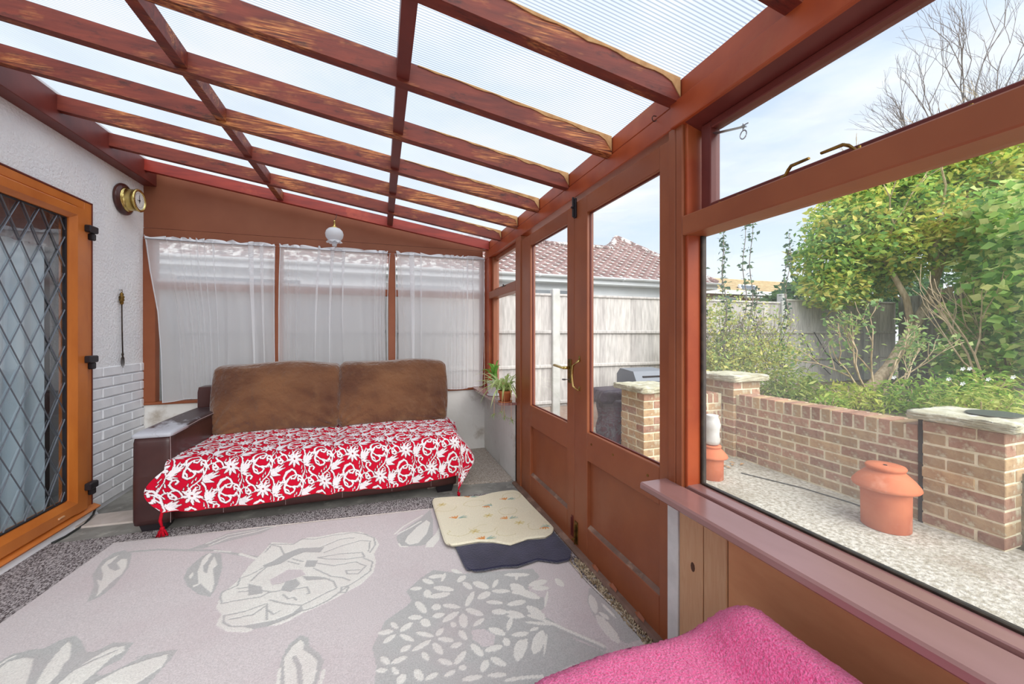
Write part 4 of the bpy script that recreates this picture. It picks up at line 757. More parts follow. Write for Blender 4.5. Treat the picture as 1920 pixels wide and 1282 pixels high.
# ------------------------------------------------ patterned throw
def damask_tile(n=420):
    """one repeat of the vine pattern; lattice a=(1000,-90), b=(510,350) in drawing units"""
    A=np.array([1000.,0.]);B=np.array([510.,396.])     # after removing the slope
    u=(np.arange(n)+.5)/n; U,Vv=np.meshgrid(u,u,indexing='ij')
    X=U*A[0]+Vv*B[0];Y=U*A[1]+Vv*B[1]
    st=[]
    def L(pts,w):
        P=[(x,y+.09*x) for x,y in pts]; w=w if hasattr(w,'__len__') else [w]*len(P); st.append((P,[q*.60 for q in w]))
    L([(540,500),(610,560),(632,640),(612,740),(560,850),(540,930)],[8,9,11,11,11,12])
    for a in [(580,590,572,640),(590,660,578,700),(600,715,590,760),(645,660,660,710),(645,740,660,790),(615,815,640,880)]: L([(a[0],a[1]),(a[2],a[3])],[5,13])
    L([(880,800),(960,690),(1040,610),(1085,500),(1100,400),(1050,320),(970,292),(880,320),(815,400),(790,480),(815,560),(880,590),(940,560),(960,515),(930,495)],[16,16,16,18,20,22,14,16,40,26,22,22,20,20,22])
    L([(990,350),(1060,380),(1085,430)],[6,24,10]); L([(800,500),(850,530),(870,560)],[8,20,8]); L([(1045,440),(1070,500)],[10,20])
    L([(1100,420),(1130,370),(1180,350),(1225,370),(1220,410),(1180,410)],[10,13,14,16,18,18])
    for e in [(1300,520),(1280,470),(1200,480),(1230,630),(1150,640),(1110,520)]: L([(1080,610),((1080+e[0])/2,(600+e[1])/2+0),e],[16,38,6])
    L([(1230,470),(1290,430),(1360,412)],[8,8,7])
    for k in range(9):
        t=k*.698+.2; L([(450+30*math.cos(t),480+30*math.sin(t)),(450+85*math.cos(t),480+85*math.sin(t)),(450+128*math.cos(t),480+128*math.sin(t))],[26,34,12])
    for e in [(780,350),(700,360),(640,400),(610,430),(770,420),(740,480)]: L([(612,560),((612+e[0])/2,(560+e[1])/2),e],[10,32,6])
    for e in [(760,580),(720,530),(720,615)]: L([(620,580),((620+e[0])/2,(580+e[1])/2),e],[8,22,5])
    L([(850,830),(815,770),(740,735),(695,680),(705,625),(750,605),(785,630),(765,665)],[16,18,22,20,18,18,20,22])
    L([(845,800),(790,755),(730,770),(690,820),(700,880),(745,895),(775,860),(745,830)],[10,14,16,18,18,18,20,24])
    L([(1010,655),(1055,690),(1050,740),(1005,750),(1000,710),(1025,705)],[7,9,11,13,13,14])
    L([(1075,640),(1120,700),(1140,800),(1165,870)],[24,18,14,12])
    for a in [(905,690,910,650),(950,645,960,600),(865,740,870,710),(985,600,990,565)]: L([(a[0],a[1]),(a[2],a[3])],[14,5])
    L([(400,640),(460,675),(492,740),(460,795),(405,795),(400,765)],[16,22,22,20,18,22])
    L([(420,645),(330,690),(288,770),(310,870),(390,920),(500,925)],[22,36,28,16,20,26]); L([(200,825),(280,840)],[8,22])
    L([(510,930),(545,880)],[24,16]); L([(520,830),(515,770),(550,765)],[22,16,14]); L([(640,830),(560,870),(430,880)],[4,20,18]) if 0 else None
    D=np.full(X.shape,1e9)
    for i in (-3,-2,-1,0,1,2):
        for j in (-3,-2,-1,0,1):
            off=i*A+j*B
            for P,w in st:
                Q=[(x+off[0],y+off[1]) for x,y in P]
                xs=[q[0] for q in Q];ys=[q[1] for q in Q]; mw=max(w)+14
                mk=(X>min(xs)-mw)&(X<max(xs)+mw)&(Y>min(ys)-mw)&(Y<max(ys)+mw)
                if mk.any(): D[mk]=np.minimum(D[mk],segdist(X[mk],Y[mk],Q,w))
    return D
DT=damask_tile()
def damask(sx,dy):
    x=sx/.000356;y=dy/.000407
    b=y/396.;a=(x-b*510.)/1000.
    n=DT.shape[0]; return DT[(np.floor((a%1)*n)).astype(int)%n,(np.floor((b%1)*n)).astype(int)%n]
def throw():
    nx,nd_=860,400
    Lt,Lf=.80,.275            # depth on the seat, drop at the front
    e0=.20                     # overhang at the right end
    s=np.linspace(0,1,nx); d=np.linspace(0,Lt+Lf,nd_); Sg,Dg=np.meshgrid(s,d,indexing='ij')
    xL,xR=-1.235,.55
    D=np.clip(Dg-Lt,0,None)                          # below fold
    x=xL+(xR+e0-xL)*Sg; e=np.clip(x-xR,0,None)
    # hem follows a slightly slanting line
    y=3.70-np.clip(Dg,0,Lt)
    zt=.447+.010*np.sin(x*7+1)*np.sin(y*6)+.012*np.exp(-((x+.33)/.05)**2)*-1.5+.018*np.exp(-((y-3.66)/.08)**2)
    zt=zt-.012*np.clip((3.10-y)/.14,0,1)**2
    # rounded front fold
    rr=.05; q=np.clip(Dg-(Lt-rr),0,rr*1.57)/rr
    y=np.where(Dg>Lt-rr,3.70-(Lt-rr)-rr*np.sin(q),y); z=np.where(Dg>Lt-rr,zt-rr*(1-np.cos(q)),zt)
    D2=np.clip(Dg-(Lt-rr+rr*1.57),0,None)
    fold=.009*np.sin(x*17+1.5*np.sin(x*5))+.005*np.sin(x*41+2)
    y=y-D2*.10-D2/.25*fold*1.2-.008; z=z-D2*.985
    z=z+D2*np.clip((x-.2)/.5,0,1)*.05
    # left edge swings over the arm front then back to the tip
    lf=np.exp(-((x-xL)/.12)); 
    x=x-lf*np.where(D2>0,.085*np.sin(np.clip(D2/.24,0,1)*math.pi)+.0*D2,0)
    y=y-lf*np.clip(D2/.04,0,1)*.018
    # right end drapes over and flares
    fr=np.clip(D2/.24,0,1)
    k=np.clip(e/.2,0,1)
    xo=xR+.004+e*.62-.55*e*fr-.02*k*fr
    x=np.where(e>0,xo-0,x)
    z=z-np.where(e>0,e*(.72-.0*fr)*(1-.55*fr)-.03*(1-np.exp(-e*20))*0,0)
    z=z-np.where(e>0,.03*fr*k,0)
    y=y-np.where(e>0,.0+.03*k*fr,0)
    # rear right corner lifts against the cushion
    z=np.where((Dg<.10)&(e>0),z+.05*(1-Dg/.10)*k,z)
    z=np.maximum(z,.012)
    df=damask(x*0+ (xL+(xR+e0-xL)*Sg),Dg+.03)
    C=np.zeros(x.shape+(3,)); C[:]=lin((196,16,46))[:3]
    C[df<7]=lin((104,10,34))[:3]; C[df<0]=lin((232,226,228))[:3]; C[df<-16]=lin((214,206,212))[:3]
    z=z+np.where(df<0,.0012,0)
    V=np.stack([x,y,z],-1).reshape(-1,3); o0=np.array([-.33,3.0,.44])
    o=link('throw',np_mesh(V-o0,grid_faces(nx,nd_),4,C.reshape(-1,3),True),'throw'); o.location=o0
    tag(o,'red throw with white scrolling flower pattern spread over the sofa seat','throw')
    V=V.reshape(nx,nd_,3)
    def tassel(p,l1,l2,w,skew):
        m=MB(); x,y,z=p; m.tube([(x,y,z),(x-.006,y-.004,z-l1*.5),(x+skew,y-.006,z-l1)],[.008,.009,.006],6)
        r=random.Random(3)
        for i in range(36):
            a=r.uniform(0,6.28); rad=w*math.sqrt(r.random()); m.tube([(x+skew,y-.006,z-l1),(x+skew+rad*.55*math.cos(a),y-.006+rad*.5*math.sin(a),z-l1-l2*.35),(x+skew+rad*math.cos(a),y-.006+rad*.7*math.sin(a),max(z-l1-l2*(1-.12*r.random()),.019))],.0028,4)
        m.lathe([(0,.012),(.011,.006),(.012,-.006),(.008,-.014)],(x+skew,y-.006,z-l1-.004),10)
        part('tassel',m,'red',o,True)
    tassel(tuple(V[2,-1]),.085,.06,.032,.004); tassel(tuple(V[-2,-1]),.018,.075,.014,.0)
    m=MB(); m.tube([tuple(V[i,-1]) for i in range(0,nx,6)],.0025,5); part('hem',m,'red',o)
throw()
# ---------------------------------------------------------------- net curtains
def net(xl,xr,label,seed,zb_=.662,cx=0):
    r=random.Random(seed); n=330; m=46
    npl=9; ph=[r.uniform(0,6) for _ in range(6)]
    U=np.linspace(0,1,n)[:,None]; T=np.linspace(0,1,m)[None,:]       # T 0 bottom .. 1 top
    XL=np.interp(T[0],[0,.3,.55,.8,1],xl); XR=np.interp(T[0],[0,.3,.55,.8,1],xr)
    wob=U+.012*np.sin(U*17+ph[0])+.008*np.sin(U*31+ph[1])
    x=XL[None,:]*(1-wob)+XR[None,:]*wob
    phs=2*np.pi*(npl*U+.9*np.sin(U*5+ph[2])+.5*np.sin(U*13+ph[3]))+.9*(1-T)*np.sin(U*9+ph[4])*2
    amp=.010+.0*T; fold=.6+.4*np.sin(U*7+ph[5])
    w=(XR-XL)[None,:]/npl
    x=x+.40*w*fold*np.sin(phs)*(.55+.45*T)
    y=FY-.045+.011*fold*np.cos(phs)+.004*np.sin(phs*2.3+T*3)
    x=np.clip(x,XL[None,:]-.004,XR[None,:]+.004)
    zt=1.997
    z=zb_+(zt-zb_)*T+ (1-T)*.012*np.sin(U*11+ph[1])+0*U
    z=z+np.where(T>.999,0,0)
    z0=((xl[0]+xr[0])/2,FY-.045,zb_)
    t=thing('net_curtain',label,'curtain',z0,'white net curtains on the far window')
    V=np.stack([x+0*T,y+0*T,z],-1).reshape(-1,3)-np.array(z0)
    link('net_cloth',np_mesh(V,grid_faces(n,m),4,None,True),'sheer',t)
    # ruffled heading above the wire
    nh=8; T2=np.linspace(0,1,nh)[None,:]; x2=x[:,-1:]+.006*np.sin(phs[:,-1:]*1.7)*T2; rf=.018+.014*np.abs(np.sin(phs[:,-1:]*.5+U*9))
    y2=y[:,-1:]-.004+.010*np.sin(phs[:,-1:]*1.3+T2*1.5)*T2; z2=1.988+rf*T2
    V=np.stack([x2+0*T2,y2+0*T2,z2+0*x2],-1).reshape(-1,3)-np.array(z0)
    link('ruffled_heading',np_mesh(V,grid_faces(n,nh),4,None,True),'hem',t)
    part('bottom_hem',MB().tube([(float(x[i,0]),float(y[i,0]),float(z[i,0])) for i in range(0,n,2)],.0022,4),'hem',t)
    part('side_hem',MB().tube([(float(XL[j]),FY-.048,float(z[0,j])) for j in range(m)],.0024,4),'hem',t)
    part('side_hem',MB().tube([(float(XR[j]),FY-.048,float(z[-1,j])) for j in range(m)],.0024,4),'hem',t)
    part('wire',MB().tube([(xl[-1]-.01,FY-.052,1.99),((xl[-1]+xr[-1])/2,FY-.052,1.985),(xr[-1]+.01,FY-.052,1.99)],.003,6),'steel',t)
net([-1.69,-1.70,-1.72,-1.77,-1.80],[-.885,-.888,-.892,-.89,-.885],'left net curtain nearest the white brick wall, its edge pulled in from the frame',1)
net([-.848,-.855,-.855,-.85,-.842],[.075,.066,.062,.072,.088],'middle net curtain of the three, behind the gap between the cushions',2)
net([.146,.146,.146,.142,.138],[1.005,1.018,1.022,1.025,1.028],'right net curtain beside the corner shelf of plants',3)
# ---------------------------------------------------------------- hanging lamp
lp=(-.384,3.75,1.99); l=thing('hanging_lamp','small hanging lamp with white globe and frilled glass against the brown gable','lamp',lp)
lx,ly=lp[:2]
part('globe',MB().lathe([(.030,2.152),(.050,2.145),(.068,2.125),(.0755,2.098),(.070,2.068),(.052,2.044),(.036,2.036)],(lx,ly,0),28),'opal',l,True)
m=MB(); vs=[];nn=48
for j,(r0,z0) in enumerate([(.034,2.05),(.050,2.042),(.060,2.024)]):
    for i in range(nn):
        a=2*math.pi*i/nn; r=r0+(.007*math.cos(a*8) if j==2 else 0); vs.append((lx+r*math.cos(a),ly+r*math.sin(a),z0+(.006*math.sin(a*8) if j==2 else 0)))
m.add(vs,[(j*nn+i,j*nn+(i+1)%nn,(j+1)*nn+(i+1)%nn,(j+1)*nn+i) for j in range(2) for i in range(nn)]); part('frilled_gallery',m,'opal',l,True)
part('glass_chimney',MB().lathe([(.019,2.04),(.020,2.0),(.018,1.99),(.014,1.99)],(lx,ly,0),16),'opal',l,True)
part('brass_cap',MB().lathe([(.034,2.150),(.030,2.158),(.012,2.163),(.010,2.175),(.008,2.21),(.0095,2.216),(0,2.22)],(lx,ly,0),16),'brass',l,True)
part('cord',MB().tube([(lx,ly,2.218),(lx+.012,ly+.02,2.25),(lx+.014,ly+.05,zb(lx)+.003)],.0022,5),'black',l)
# ---------------------------------------------------------------- barometer & toasting fork
by,bz=3.70,2.228
t=thing('barometer','round brass barometer on a dark wooden disc high on the white wall','barometer',(LX+.002,by,bz-.118))
def xl(prof,n=40): return MB().lathe(prof,(LX,by,bz),n,0)
part('wooden_back',xl([(.095,.001),(.112,.001),(.117,.010),(.114,.022),(.100,.028),(.096,.034),(.088,.034),(0,.034)]),'mahog',t,True)
part('brass_case',xl([(.090,.033),(.092,.037),(.082,.040),(.079,.044),(.079,.092),(.083,.095),(.086,.102),(.083,.110),(.072,.112),(.068,.104),(.066,.100)]),'brass',t,True)
part('dial',xl([(0,.100),(.067,.100),(.067,.1035),(0,.1035)]),'dial',t)
part('needle',MB().box((LX+.106,by-.002,bz-.02),(LX+.107,by+.002,bz+.042),0).tube([(LX+.104,by,bz),(LX+.109,by,bz)],.006,8).box((LX+.106,by-.03,bz-.004),(LX+.107,by+.01,bz-.001),0),'black',t)
m=MB()
for k in range(24):
    a=k*2*math.pi/24; m.box((LX+.1036,by+.052*math.cos(a)-.0015,bz+.052*math.sin(a)-.003),(LX+.1043,by+.052*math.cos(a)+.0015,bz+.052*math.sin(a)+.003),0)
part('scale_marks',m,'black',t)
fx,fy=LX+.016,3.665
t=thing('toasting_fork','long iron toasting fork with brass figure handle hanging on the white wall','fork',(fx,fy,.96))
part('shaft',MB().tube([(fx,fy,1.50),(fx,fy+.004,1.25),(fx,fy+.012,1.06)],.0042,8),'blackmetal',t,True)
part('brass_figure',MB().lathe([(.006,1.435),(.012,1.445),(.010,1.458),(.016,1.468),(.013,1.482),(.017,1.492),(.010,1.502),(.012,1.512),(.007,1.522),(.003,1.526)],(fx,fy,0),12).tube([(fx,fy-.012,1.468),(fx,fy-.018,1.455),(fx,fy-.008,1.448)],.003,5).tube([(fx,fy+.012,1.468),(fx,fy+.018,1.455),(fx,fy+.008,1.448)],.003,5),'oldbrass',t,True)
part('hanging_ring',MB().tube([(fx,fy+.008*math.cos(a),1.534+.009*math.sin(a)) for a in np.linspace(0,6.3,13)],.002,5),'oldbrass',t)
for k in (-1,0,1):
    p=[(fx,fy+.012,1.06),(fx,fy+.012+k*.014,1.035),(fx,fy+.012+k*.016,1.0),(fx,fy+.014+k*.013,.965+.012*abs(k))] 
    part('prong',MB().tube(p,[.003,.003,.0028,.0015],6),'blackmetal',t)
part('knot',MB().lathe([(.004,1.05),(.007,1.06),(.007,1.068),(.004,1.078)],(fx,fy+.011,0),10),'blackmetal',t)
single('wall_nail',MB().tube([(LX,fy,1.543),(LX+.022,fy,1.545)],.002,6),'steel','nail holding the toasting fork','nail')
# cable
single('cable',MB().tube([(LX+.03,3.36,.055),(LX+.05,3.30,.03),(LX+.06,3.2,.010),(LX+.055,3.05,.007),(LX+.045,2.97,.012)],.006,6),'cable','black cable curling from the leaded door corner to the floor','cable',smooth=True)
# ---------------------------------------------------------------- stool under the pink towel
def tw(P,p,n):
    x,y=P[0]+.61,P[1]+.235
    if p[2]>-.2:
        rid=max(0,min(1,(x-.74)/.12)); f=rid*rid*(3-2*rid); g=max(0,min(1,(.84-y)/.16)); g=g*g*(3-2*g)
        P[2]+=.090*f*g*(max(0,min(1,p[2]+.2)))
        P[2]+=.010*math.sin(x*5+1)*math.sin(y*4)
    P[0]+=.006*math.sin(P[2]*9+y*14); P[1]+=.006*math.sin(x*15)
    j=.0022; P[0]+=random.uniform(-j,j);P[1]+=random.uniform(-j,j);P[2]+=random.uniform(-j,j)
    return P
st_=thing('footstool','low square upholstered stool hidden under the pink towel','stool',(.6,.24,0))
part('seat',MB().rbox((.32,-.28,.10),(.90,.80,.405),.05,8),'leather',st_,True)
for x,y in ((.38,-.2),(.84,-.2),(.38,.72),(.84,.72)): part('leg',MB().tube([(x,y,.0),(x,y,.11)],[.018,.026],8),'black',st_)
single('pink_towel',MB().rbox((.285,-.32,.13),(.945,.85,.447),.075,90,tw),'pink','bright pink terry towel draped over the low stool under the window board','towel',smooth=True)
# ---------------------------------------------------------------- plants on the corner shelf
def ribbon_leaf(base,ang,reach,rise,drop,w,n=9,twist=0):
    """returns verts/faces/colour for a strap leaf"""
    pts=[]
    for i in range(n+1):
        t=i/n; r=reach*(t**.9); z=rise*math.sin(min(t*1.9,math.pi)*.83)*(1 if t<.8 else 1)-drop*t**2.2
        pts.append(Vector((base[0]+r*math.cos(ang),base[1]+r*math.sin(ang),base[2]+z)))
    sd=Vector((-math.sin(ang),math.cos(ang),twist)).normalized(); vs=[];fs=[];cs=[]
    for i,p in enumerate(pts):
        t=i/n; ww=w*(.55+.9*t if t<.35 else .87*(1-((t-.35)/.65)**2)+.03)
        for k,(o,h) in enumerate(((-1,.35),(-.45,.08),(.45,.08),(1,.35))):
            vs.append(tuple(p+sd*o*ww+Vector((0,0,h*ww)))); cs.append((0 if k in (0,3) else 1))
    for i in range(n):
        for k in range(3): fs.append((i*4+k,i*4+k+1,i*4+k+5,i*4+k+4))
    return vs,fs,cs
def leafpart(name,vs,fs,cs,parent,cA,cB):
    b=np.array(wloc(parent)); C=np.array([cA[:3] if c==0 else cB[:3] for c in cs]); 
    return link(name,np_mesh(np.array(vs)-b,np.array(fs),4,C,True),'leaf',parent)
sx,sy,sz=.965,3.015,.662
sp=thing('spider_plant','spider plant with striped arching leaves and dangling plantlets in a terracotta pot','potted plant',(sx,sy,sz))
part('pot',MB().lathe([(.040,.663),(.052,.735),(.058,.737),(.058,.756),(.052,.757),(.049,.742),(0,.742)],(sx,sy,0),24),'terrapot',sp,True)
part('saucer',MB().lathe([(.0,.6625),(.056,.6625),(.060,.672),(.054,.672),(.05,.668),(0,.668)],(sx,sy,0),24),'terrapot',sp,True)
part('soil',MB().lathe([(0,.748),(.047,.748),(.047,.742)],(sx,sy,0),16),'soil',sp)
r=random.Random(21)
for i in range(60):
    a=r.uniform(0,6.283); rc=r.uniform(.15,.30)
    if math.cos(a)>.3 : rc*=.45
    v,f,c=ribbon_leaf((sx+r.uniform(-.015,.015),sy+r.uniform(-.015,.015),.75),a,rc,r.uniform(.08,.20),r.uniform(.02,.22),r.uniform(.007,.011),10,r.uniform(-.3,.3))
    g=r.choice([(166,200,100),(142,184,84),(184,208,130)]); leafpart('leaf',v,f,c,sp,lin((236,238,196)),lin(g))
for i,(dx,dy,zl) in enumerate([(-.10,-.02,.565),(-.06,-.10,.60),(.02,-.10,.535),(-.03,-.07,.55)]):
    e=(sx+dx,sy+dy,zl); part('runner',MB().tube([(sx,sy,.76),(sx+dx*.6,sy+dy*.6,.83),(sx+dx*.95,sy+dy*.95,.74),e],.0016,5),'pine',sp)
    m=MB(); 
    V_,F_,C_=[],[],[]
    for k in range(12):
        v,f,c=ribbon_leaf(e,r.uniform(0,6.28),r.uniform(.03,.055),r.uniform(-.01,.03),r.uniform(.0,.04),.003,6)
        n0=len(V_); V_+=v; F_+=[tuple(q+n0 for q in ff) for ff in f]; C_+=c
    leafpart('plantlet',V_,F_,C_,sp,lin((216,222,170)),lin((130,170,80)))
wx,wy=.975,3.36
dp=thing('leafy_houseplant','broad leaved green plant in a white pot behind the spider plant','potted plant',(wx,wy,sz))
part('pot',MB().lathe([(.045,.663),(.060,.70),(.066,.775),(.070,.778),(.070,.79),(.062,.79),(.060,.775),(0,.775)],(wx,wy,0),24),'whiteplastic',dp,True)
part('saucer',MB().lathe([(0,.6625),(.062,.6625),(.070,.675),(.064,.675),(0,.668)],(wx,wy,0),24),'whiteplastic',dp,True)
part('soil',MB().lathe([(0,.782),(.060,.782),(.060,.775)],(wx,wy,0),16),'soil',dp)
for i in range(13):
    a=i*2.4+.3; long=(i in (3,7))
    rc=r.uniform(.07,.15); 
    if math.cos(a)>.35: rc*=.4
    v,f,c=ribbon_leaf((wx,wy,.785+.006*i),a,(.21 if long else rc),r.uniform(.08,.18),(.30 if long else r.uniform(.0,.07)),r.uniform(.014,.020),10,.1)
    leafpart('leaf',v,f,c,dp,lin((96,148,60)),lin((126,176,76)))

# ---------------------------------------------------------------- brick walls outside
GZ=-.03
def pier(name,x,y,label,z0=GZ,nc=9,mat=('brick','brickyellow'),cw=.36,capz=.06,seed=1):
    """x,y = corner nearest the sunroom"""
    r=random.Random(seed); t=thing(name,label,'pillar',(x+cw/2,y+cw/2,z0),'stone capped brick piers in the patio wall')
    part('mortar_core',MB().box((x+.004,y+.004,z0),(x+cw-.004,y+cw-.004,z0+nc*.0755+.005),0),'mortar',t)
    wd=.11; ln=cw-wd-.01
    for c in range(nc):
        z=z0+.008+c*.0755+.0325; ch=c%2
        for k in range(4):
            # pinwheel
            if k==0: cc=(x+wd/2, (y+ln/2) if ch else (y+cw-ln/2)); sz=(wd,ln,.065)
            elif k==1: cc=((x+cw-ln/2) if ch else (x+ln/2), y+wd/2); sz=(ln,wd,.065)
            elif k==2: cc=(x+cw-wd/2,(y+cw-ln/2) if ch else (y+ln/2)); sz=(wd,ln,.065)
            else: cc=((x+ln/2) if ch else (x+cw-ln/2), y+cw-wd/2); sz=(ln,wd,.065)
            brick(t,(cc[0]+r.uniform(-.003,.003),cc[1]+r.uniform(-.003,.003),z),sz,r.choice(mat))
    def cf(P,p,n):
        P[0]+=r.uniform(-.006,.006);P[1]+=r.uniform(-.006,.006);P[2]+=r.uniform(-.004,.004); return P
    zt=z0+nc*.0755+.006
    part('cap_stone',MB().rbox((x-.06,y-.06,zt),(x+cw+.06,y+cw+.06,zt+capz),.016,12,cf),'capstone',t,True)
    return zt+capz
pt=pier('brick_pier',3.38,1.19,'nearest lichened brick pier with stone cap beside the wide terracotta chimney pot',nc=9,seed=2)
single('cap_disc',MB().lathe([(0,pt+.002),(.11,pt+.002),(.115,pt+.008),(0,pt+.010)],(3.62,1.32,0),28,2,1.3,1),'steel','round grey metal lid lying on the nearest pier cap','lid')
pier('brick_pier',3.37,2.98,'far corner brick pier with stone cap in front of the shrub',nc=10,capz=.07,seed=3)
pier('brick_pier',2.35,3.06,'brick pier with stone cap seen through the near garden door',nc=9,seed=4)
def wall(name,ax,at,a0,a1,label,courses=8,seed=5,th=.215):
    r=random.Random(seed); c0=((a0+a1)/2); t=thing(name,label,'wall',(at+th/2,c0,GZ) if ax==1 else (c0,at+th/2,GZ))
    z=GZ+.008
    if ax==1: part('mortar_core',MB().box((at+.003,a0,GZ),(at+th-.007,a1,GZ+courses*.0755+.10),0),'mortar',t)
    else: part('mortar_core',MB().box((a0,at+.003,GZ),(a1,at+th-.007,GZ+courses*.0755+.10),0),'mortar',t)
    for c in range(courses):
        for side in (0,1) if c==courses-1 else (0,):
            p=a0-(.118 if c%2 else 0)
            while p<a1:
                q0,q1=max(p,a0+.002),min(p+.225,a1-.002)
                if q1-q0>.03:
                    off=at+.0512+r.uniform(-.002,.003)+side*.11; m=r.choice(['brick','brick','brickyellow'])
                    if ax==1: brick(t,(off,(q0+q1)/2,z+.0325),(.1025,q1-q0,.065),m)
                    else: brick(t,((q0+q1)/2,off,z+.0325),(q1-q0,.1025,.065),m)
                p+=.235
        z+=.0755
    p=a0+.004
    while p+.06<a1:
        zz=z+.0515+r.uniform(-.003,.003); m=r.choice(['brick','brick','brickyellow'])
        if ax==1: brick(t,(at+th/2,p+.0325,zz),(th,.066,.103),m)
        else: brick(t,(p+.0325,at+th/2,zz),(.066,th,.103),m)
        p+=.0765
    return t
wall('garden_wall',1,3.40,1.575,2.98,'low brick wall with brick on edge coping between the nearest pier and the corner pier',7,5)
wall('garden_wall',0,3.12,2.72,3.365,'short low brick wall running from the corner pier towards the doors',7,6)
single('dark_joint',MB().box((3.392,1.553,GZ),(3.43,1.577,.66),.003),'soil','dark vertical joint where the low wall meets the nearest pier','joint')  # dark strip box set in the joint between wall and pier
# chimney pots
def chimney(x,y,label,s=1.0):
    t=thing('chimney_pot',label,'pot',(x,y,GZ),'terracotta chimney pots on the patio')
    z=GZ; P=lambda a:[(r*s,z+h*s) for r,h in a]
    part('barrel',MB().lathe(P([(.118,0),(.122,.004),(.124,.25),(.120,.30),(0,.30)]),(x,y,0),40),'terra',t,True)
    part('flared_cowl',MB().lathe(P([(.124,.250),(.163,.258),(.170,.268),(.166,.282),(.140,.318),(.108,.350),(.095,.362),(.090,.372),(.098,.376),(.102,.388),(.096,.398),(.030,.400),(.012,.398),(0,.396)]),(x,y,0),40),'terra',t,True)
    part('vent_hole',MB().lathe([(0,z+.4015*s),(.010,z+.4015*s),(.010,z+.39*s)],(x-.005,y,0),12),'black',t)
    return t
chimney(3.10,1.60,'wide terracotta chimney pot with flared cowl standing against the low wall')
chimney(2.72,2.62,'narrow terracotta chimney pot half hidden by the window post, grey jar on top',.72)
m=MB().lathe([(.040,.262),(.055,.27),(.062,.30),(.055,.36),(.060,.40),(.066,.43),(.058,.47),(.046,.50),(.050,.515),(.042,.515),(0,.50)],(2.72,2.62,0),24); single('urn',m,'post','pale grey stone jar standing on the narrow terracotta pot','urn',smooth=True)
# dead leaves
r=random.Random(31)
for i in range(22):
    x=r.uniform(2.95,3.25);y=r.uniform(2.75,3.05);a=r.uniform(0,6.3);s=r.uniform(.02,.035);z=GZ+.004+r.uniform(0,.012)
    q=[(x+s*math.cos(a),y+s*math.sin(a),z+.006),(x+s*.5*math.cos(a+1.4),y+s*.5*math.sin(a+1.4),z+.010),(x-s*math.cos(a),y-s*math.sin(a),z),(x+s*.5*math.cos(a-1.4),y+s*.5*math.sin(a-1.4),z+.012)]
    single('dead_leaf',MB().add(q,[(0,1,2),(0,2,3)]),'caulk','curled brown dead leaf in the corner of the low walls','leaf','dead leaves in the wall corner')
single('twig_line',MB().tube([(3.05,2.62,GZ+.006),(3.22,2.2,GZ+.007),(3.28,1.9,GZ+.006),(3.27,1.72,GZ+.008)],.004,5),'cable','thin dark cable lying along the foot of the low wall','cable')
# slate chips by the far pier
r=random.Random(8); chip=[unit('c',(.05,.035,.012),.004),unit('c',(.035,.03,.014),.004)]
for c in chip: c.materials.append(M['slate'])
sc=thing('slate_chippings','blue grey slate chippings on the ground left of the far pier','gravel',(2.0,3.7,GZ))
m=MB()
for i in range(520):
    x=r.uniform(1.55,2.34);y=r.uniform(3.1,4.35);a=r.uniform(0,3.1);s=r.uniform(.015,.035);z=GZ-.005+r.uniform(0,.012);t=r.uniform(-.3,.3)
    m.add([(x+s*math.cos(a),y+s*math.sin(a),z+t*s),(x-.6*s*math.sin(a),y+.6*s*math.cos(a),z),(x-s*math.cos(a),y-s*math.sin(a),z-t*s),(x+.6*s*math.sin(a),y-.6*s*math.cos(a),z),(x,y,z+.014)],[(0,1,4),(1,2,4),(2,3,4),(3,0,4)])
part('chips',m,'slate',sc,kind='stuff')
# barbecue behind the pier
t=thing('barbecue','covered dark barbecue with grey hood behind the far pier','barbecue',(2.62,3.85,GZ))
def bq(P,p,n):
    P[0]+=.012*math.sin(P[2]*22+P[1]*9); P[1]+=.012*math.sin(P[2]*17+P[0]*11); return P
part('cart_cover',MB().rbox((2.42,3.62,GZ),(2.95,4.05,.50),.05,16,bq),'bbq',t,True)
part('side_shelf',MB().rbox((2.30,3.66,.44),(3.02,4.0,.60),.04,12,bq),'bbq',t,True)
part('hood',MB().prism([(3.66,.60),(3.64,.68),(3.70,.79),(3.95,.81),(4.02,.74),(4.02,.60)],0,2.70,3.15),'greyhood',t)
part('hood_handle',MB().box((2.80,3.655,.72),(3.05,3.675,.74),.004),'black',t)
# ---------------------------------------------------------------- fences
def fence(name,x0,x1,label,y=4.555,top=1.73,dark=False,dn=0.):
    r=random.Random(int(x0*10)); t=thing(name,label,'fence',((x0+x1)/2,y,GZ),'boarded fence panels behind the garden')
    mt='fencedark' if dark else 'fence'
    part('gravel_board',MB().box((x0,y+.0,GZ-.02),(x1,y+.04,.28),.003),'gravelboard',t)
    x=x0
    while x<x1-.02:
        w=.098; x2=min(x+w,x1)
        m=MB().add([(x,y+.002,.285),(x2+.006,y-.010,.285),(x2+.006,y+.010,.285),(x,y+.010,.285),(x,y+.002,top-.02),(x2+.006,y-.010,top-.02),(x2+.006,y+.010,top-.02),(x,y+.010,top-.02)],[(0,1,5,4),(1,2,6,5),(2,3,7,6),(3,0,4,7),(4,5,6,7),(3,2,1,0)])
        part('board',m,mt,t); x=x2
    for z in (.34,.80,1.24): part('rail',MB().box((x0,y-.035,z-.022),(x1,y-.008,z+.022),.008),mt,t)
    part('capping',MB().box((x0,y-.025,top-.03),(x1,y+.03,top),.005),mt,t)
px_=[-3.93,-1.91,.11,2.13,4.15,6.17,8.19]
names=['left of the far window','beyond the left and middle net curtains','beyond the right net curtain and the door','beyond the near garden door and the barbecue','beyond the shrub left of its leaning post','right of the shrub, with cords hanging on it']
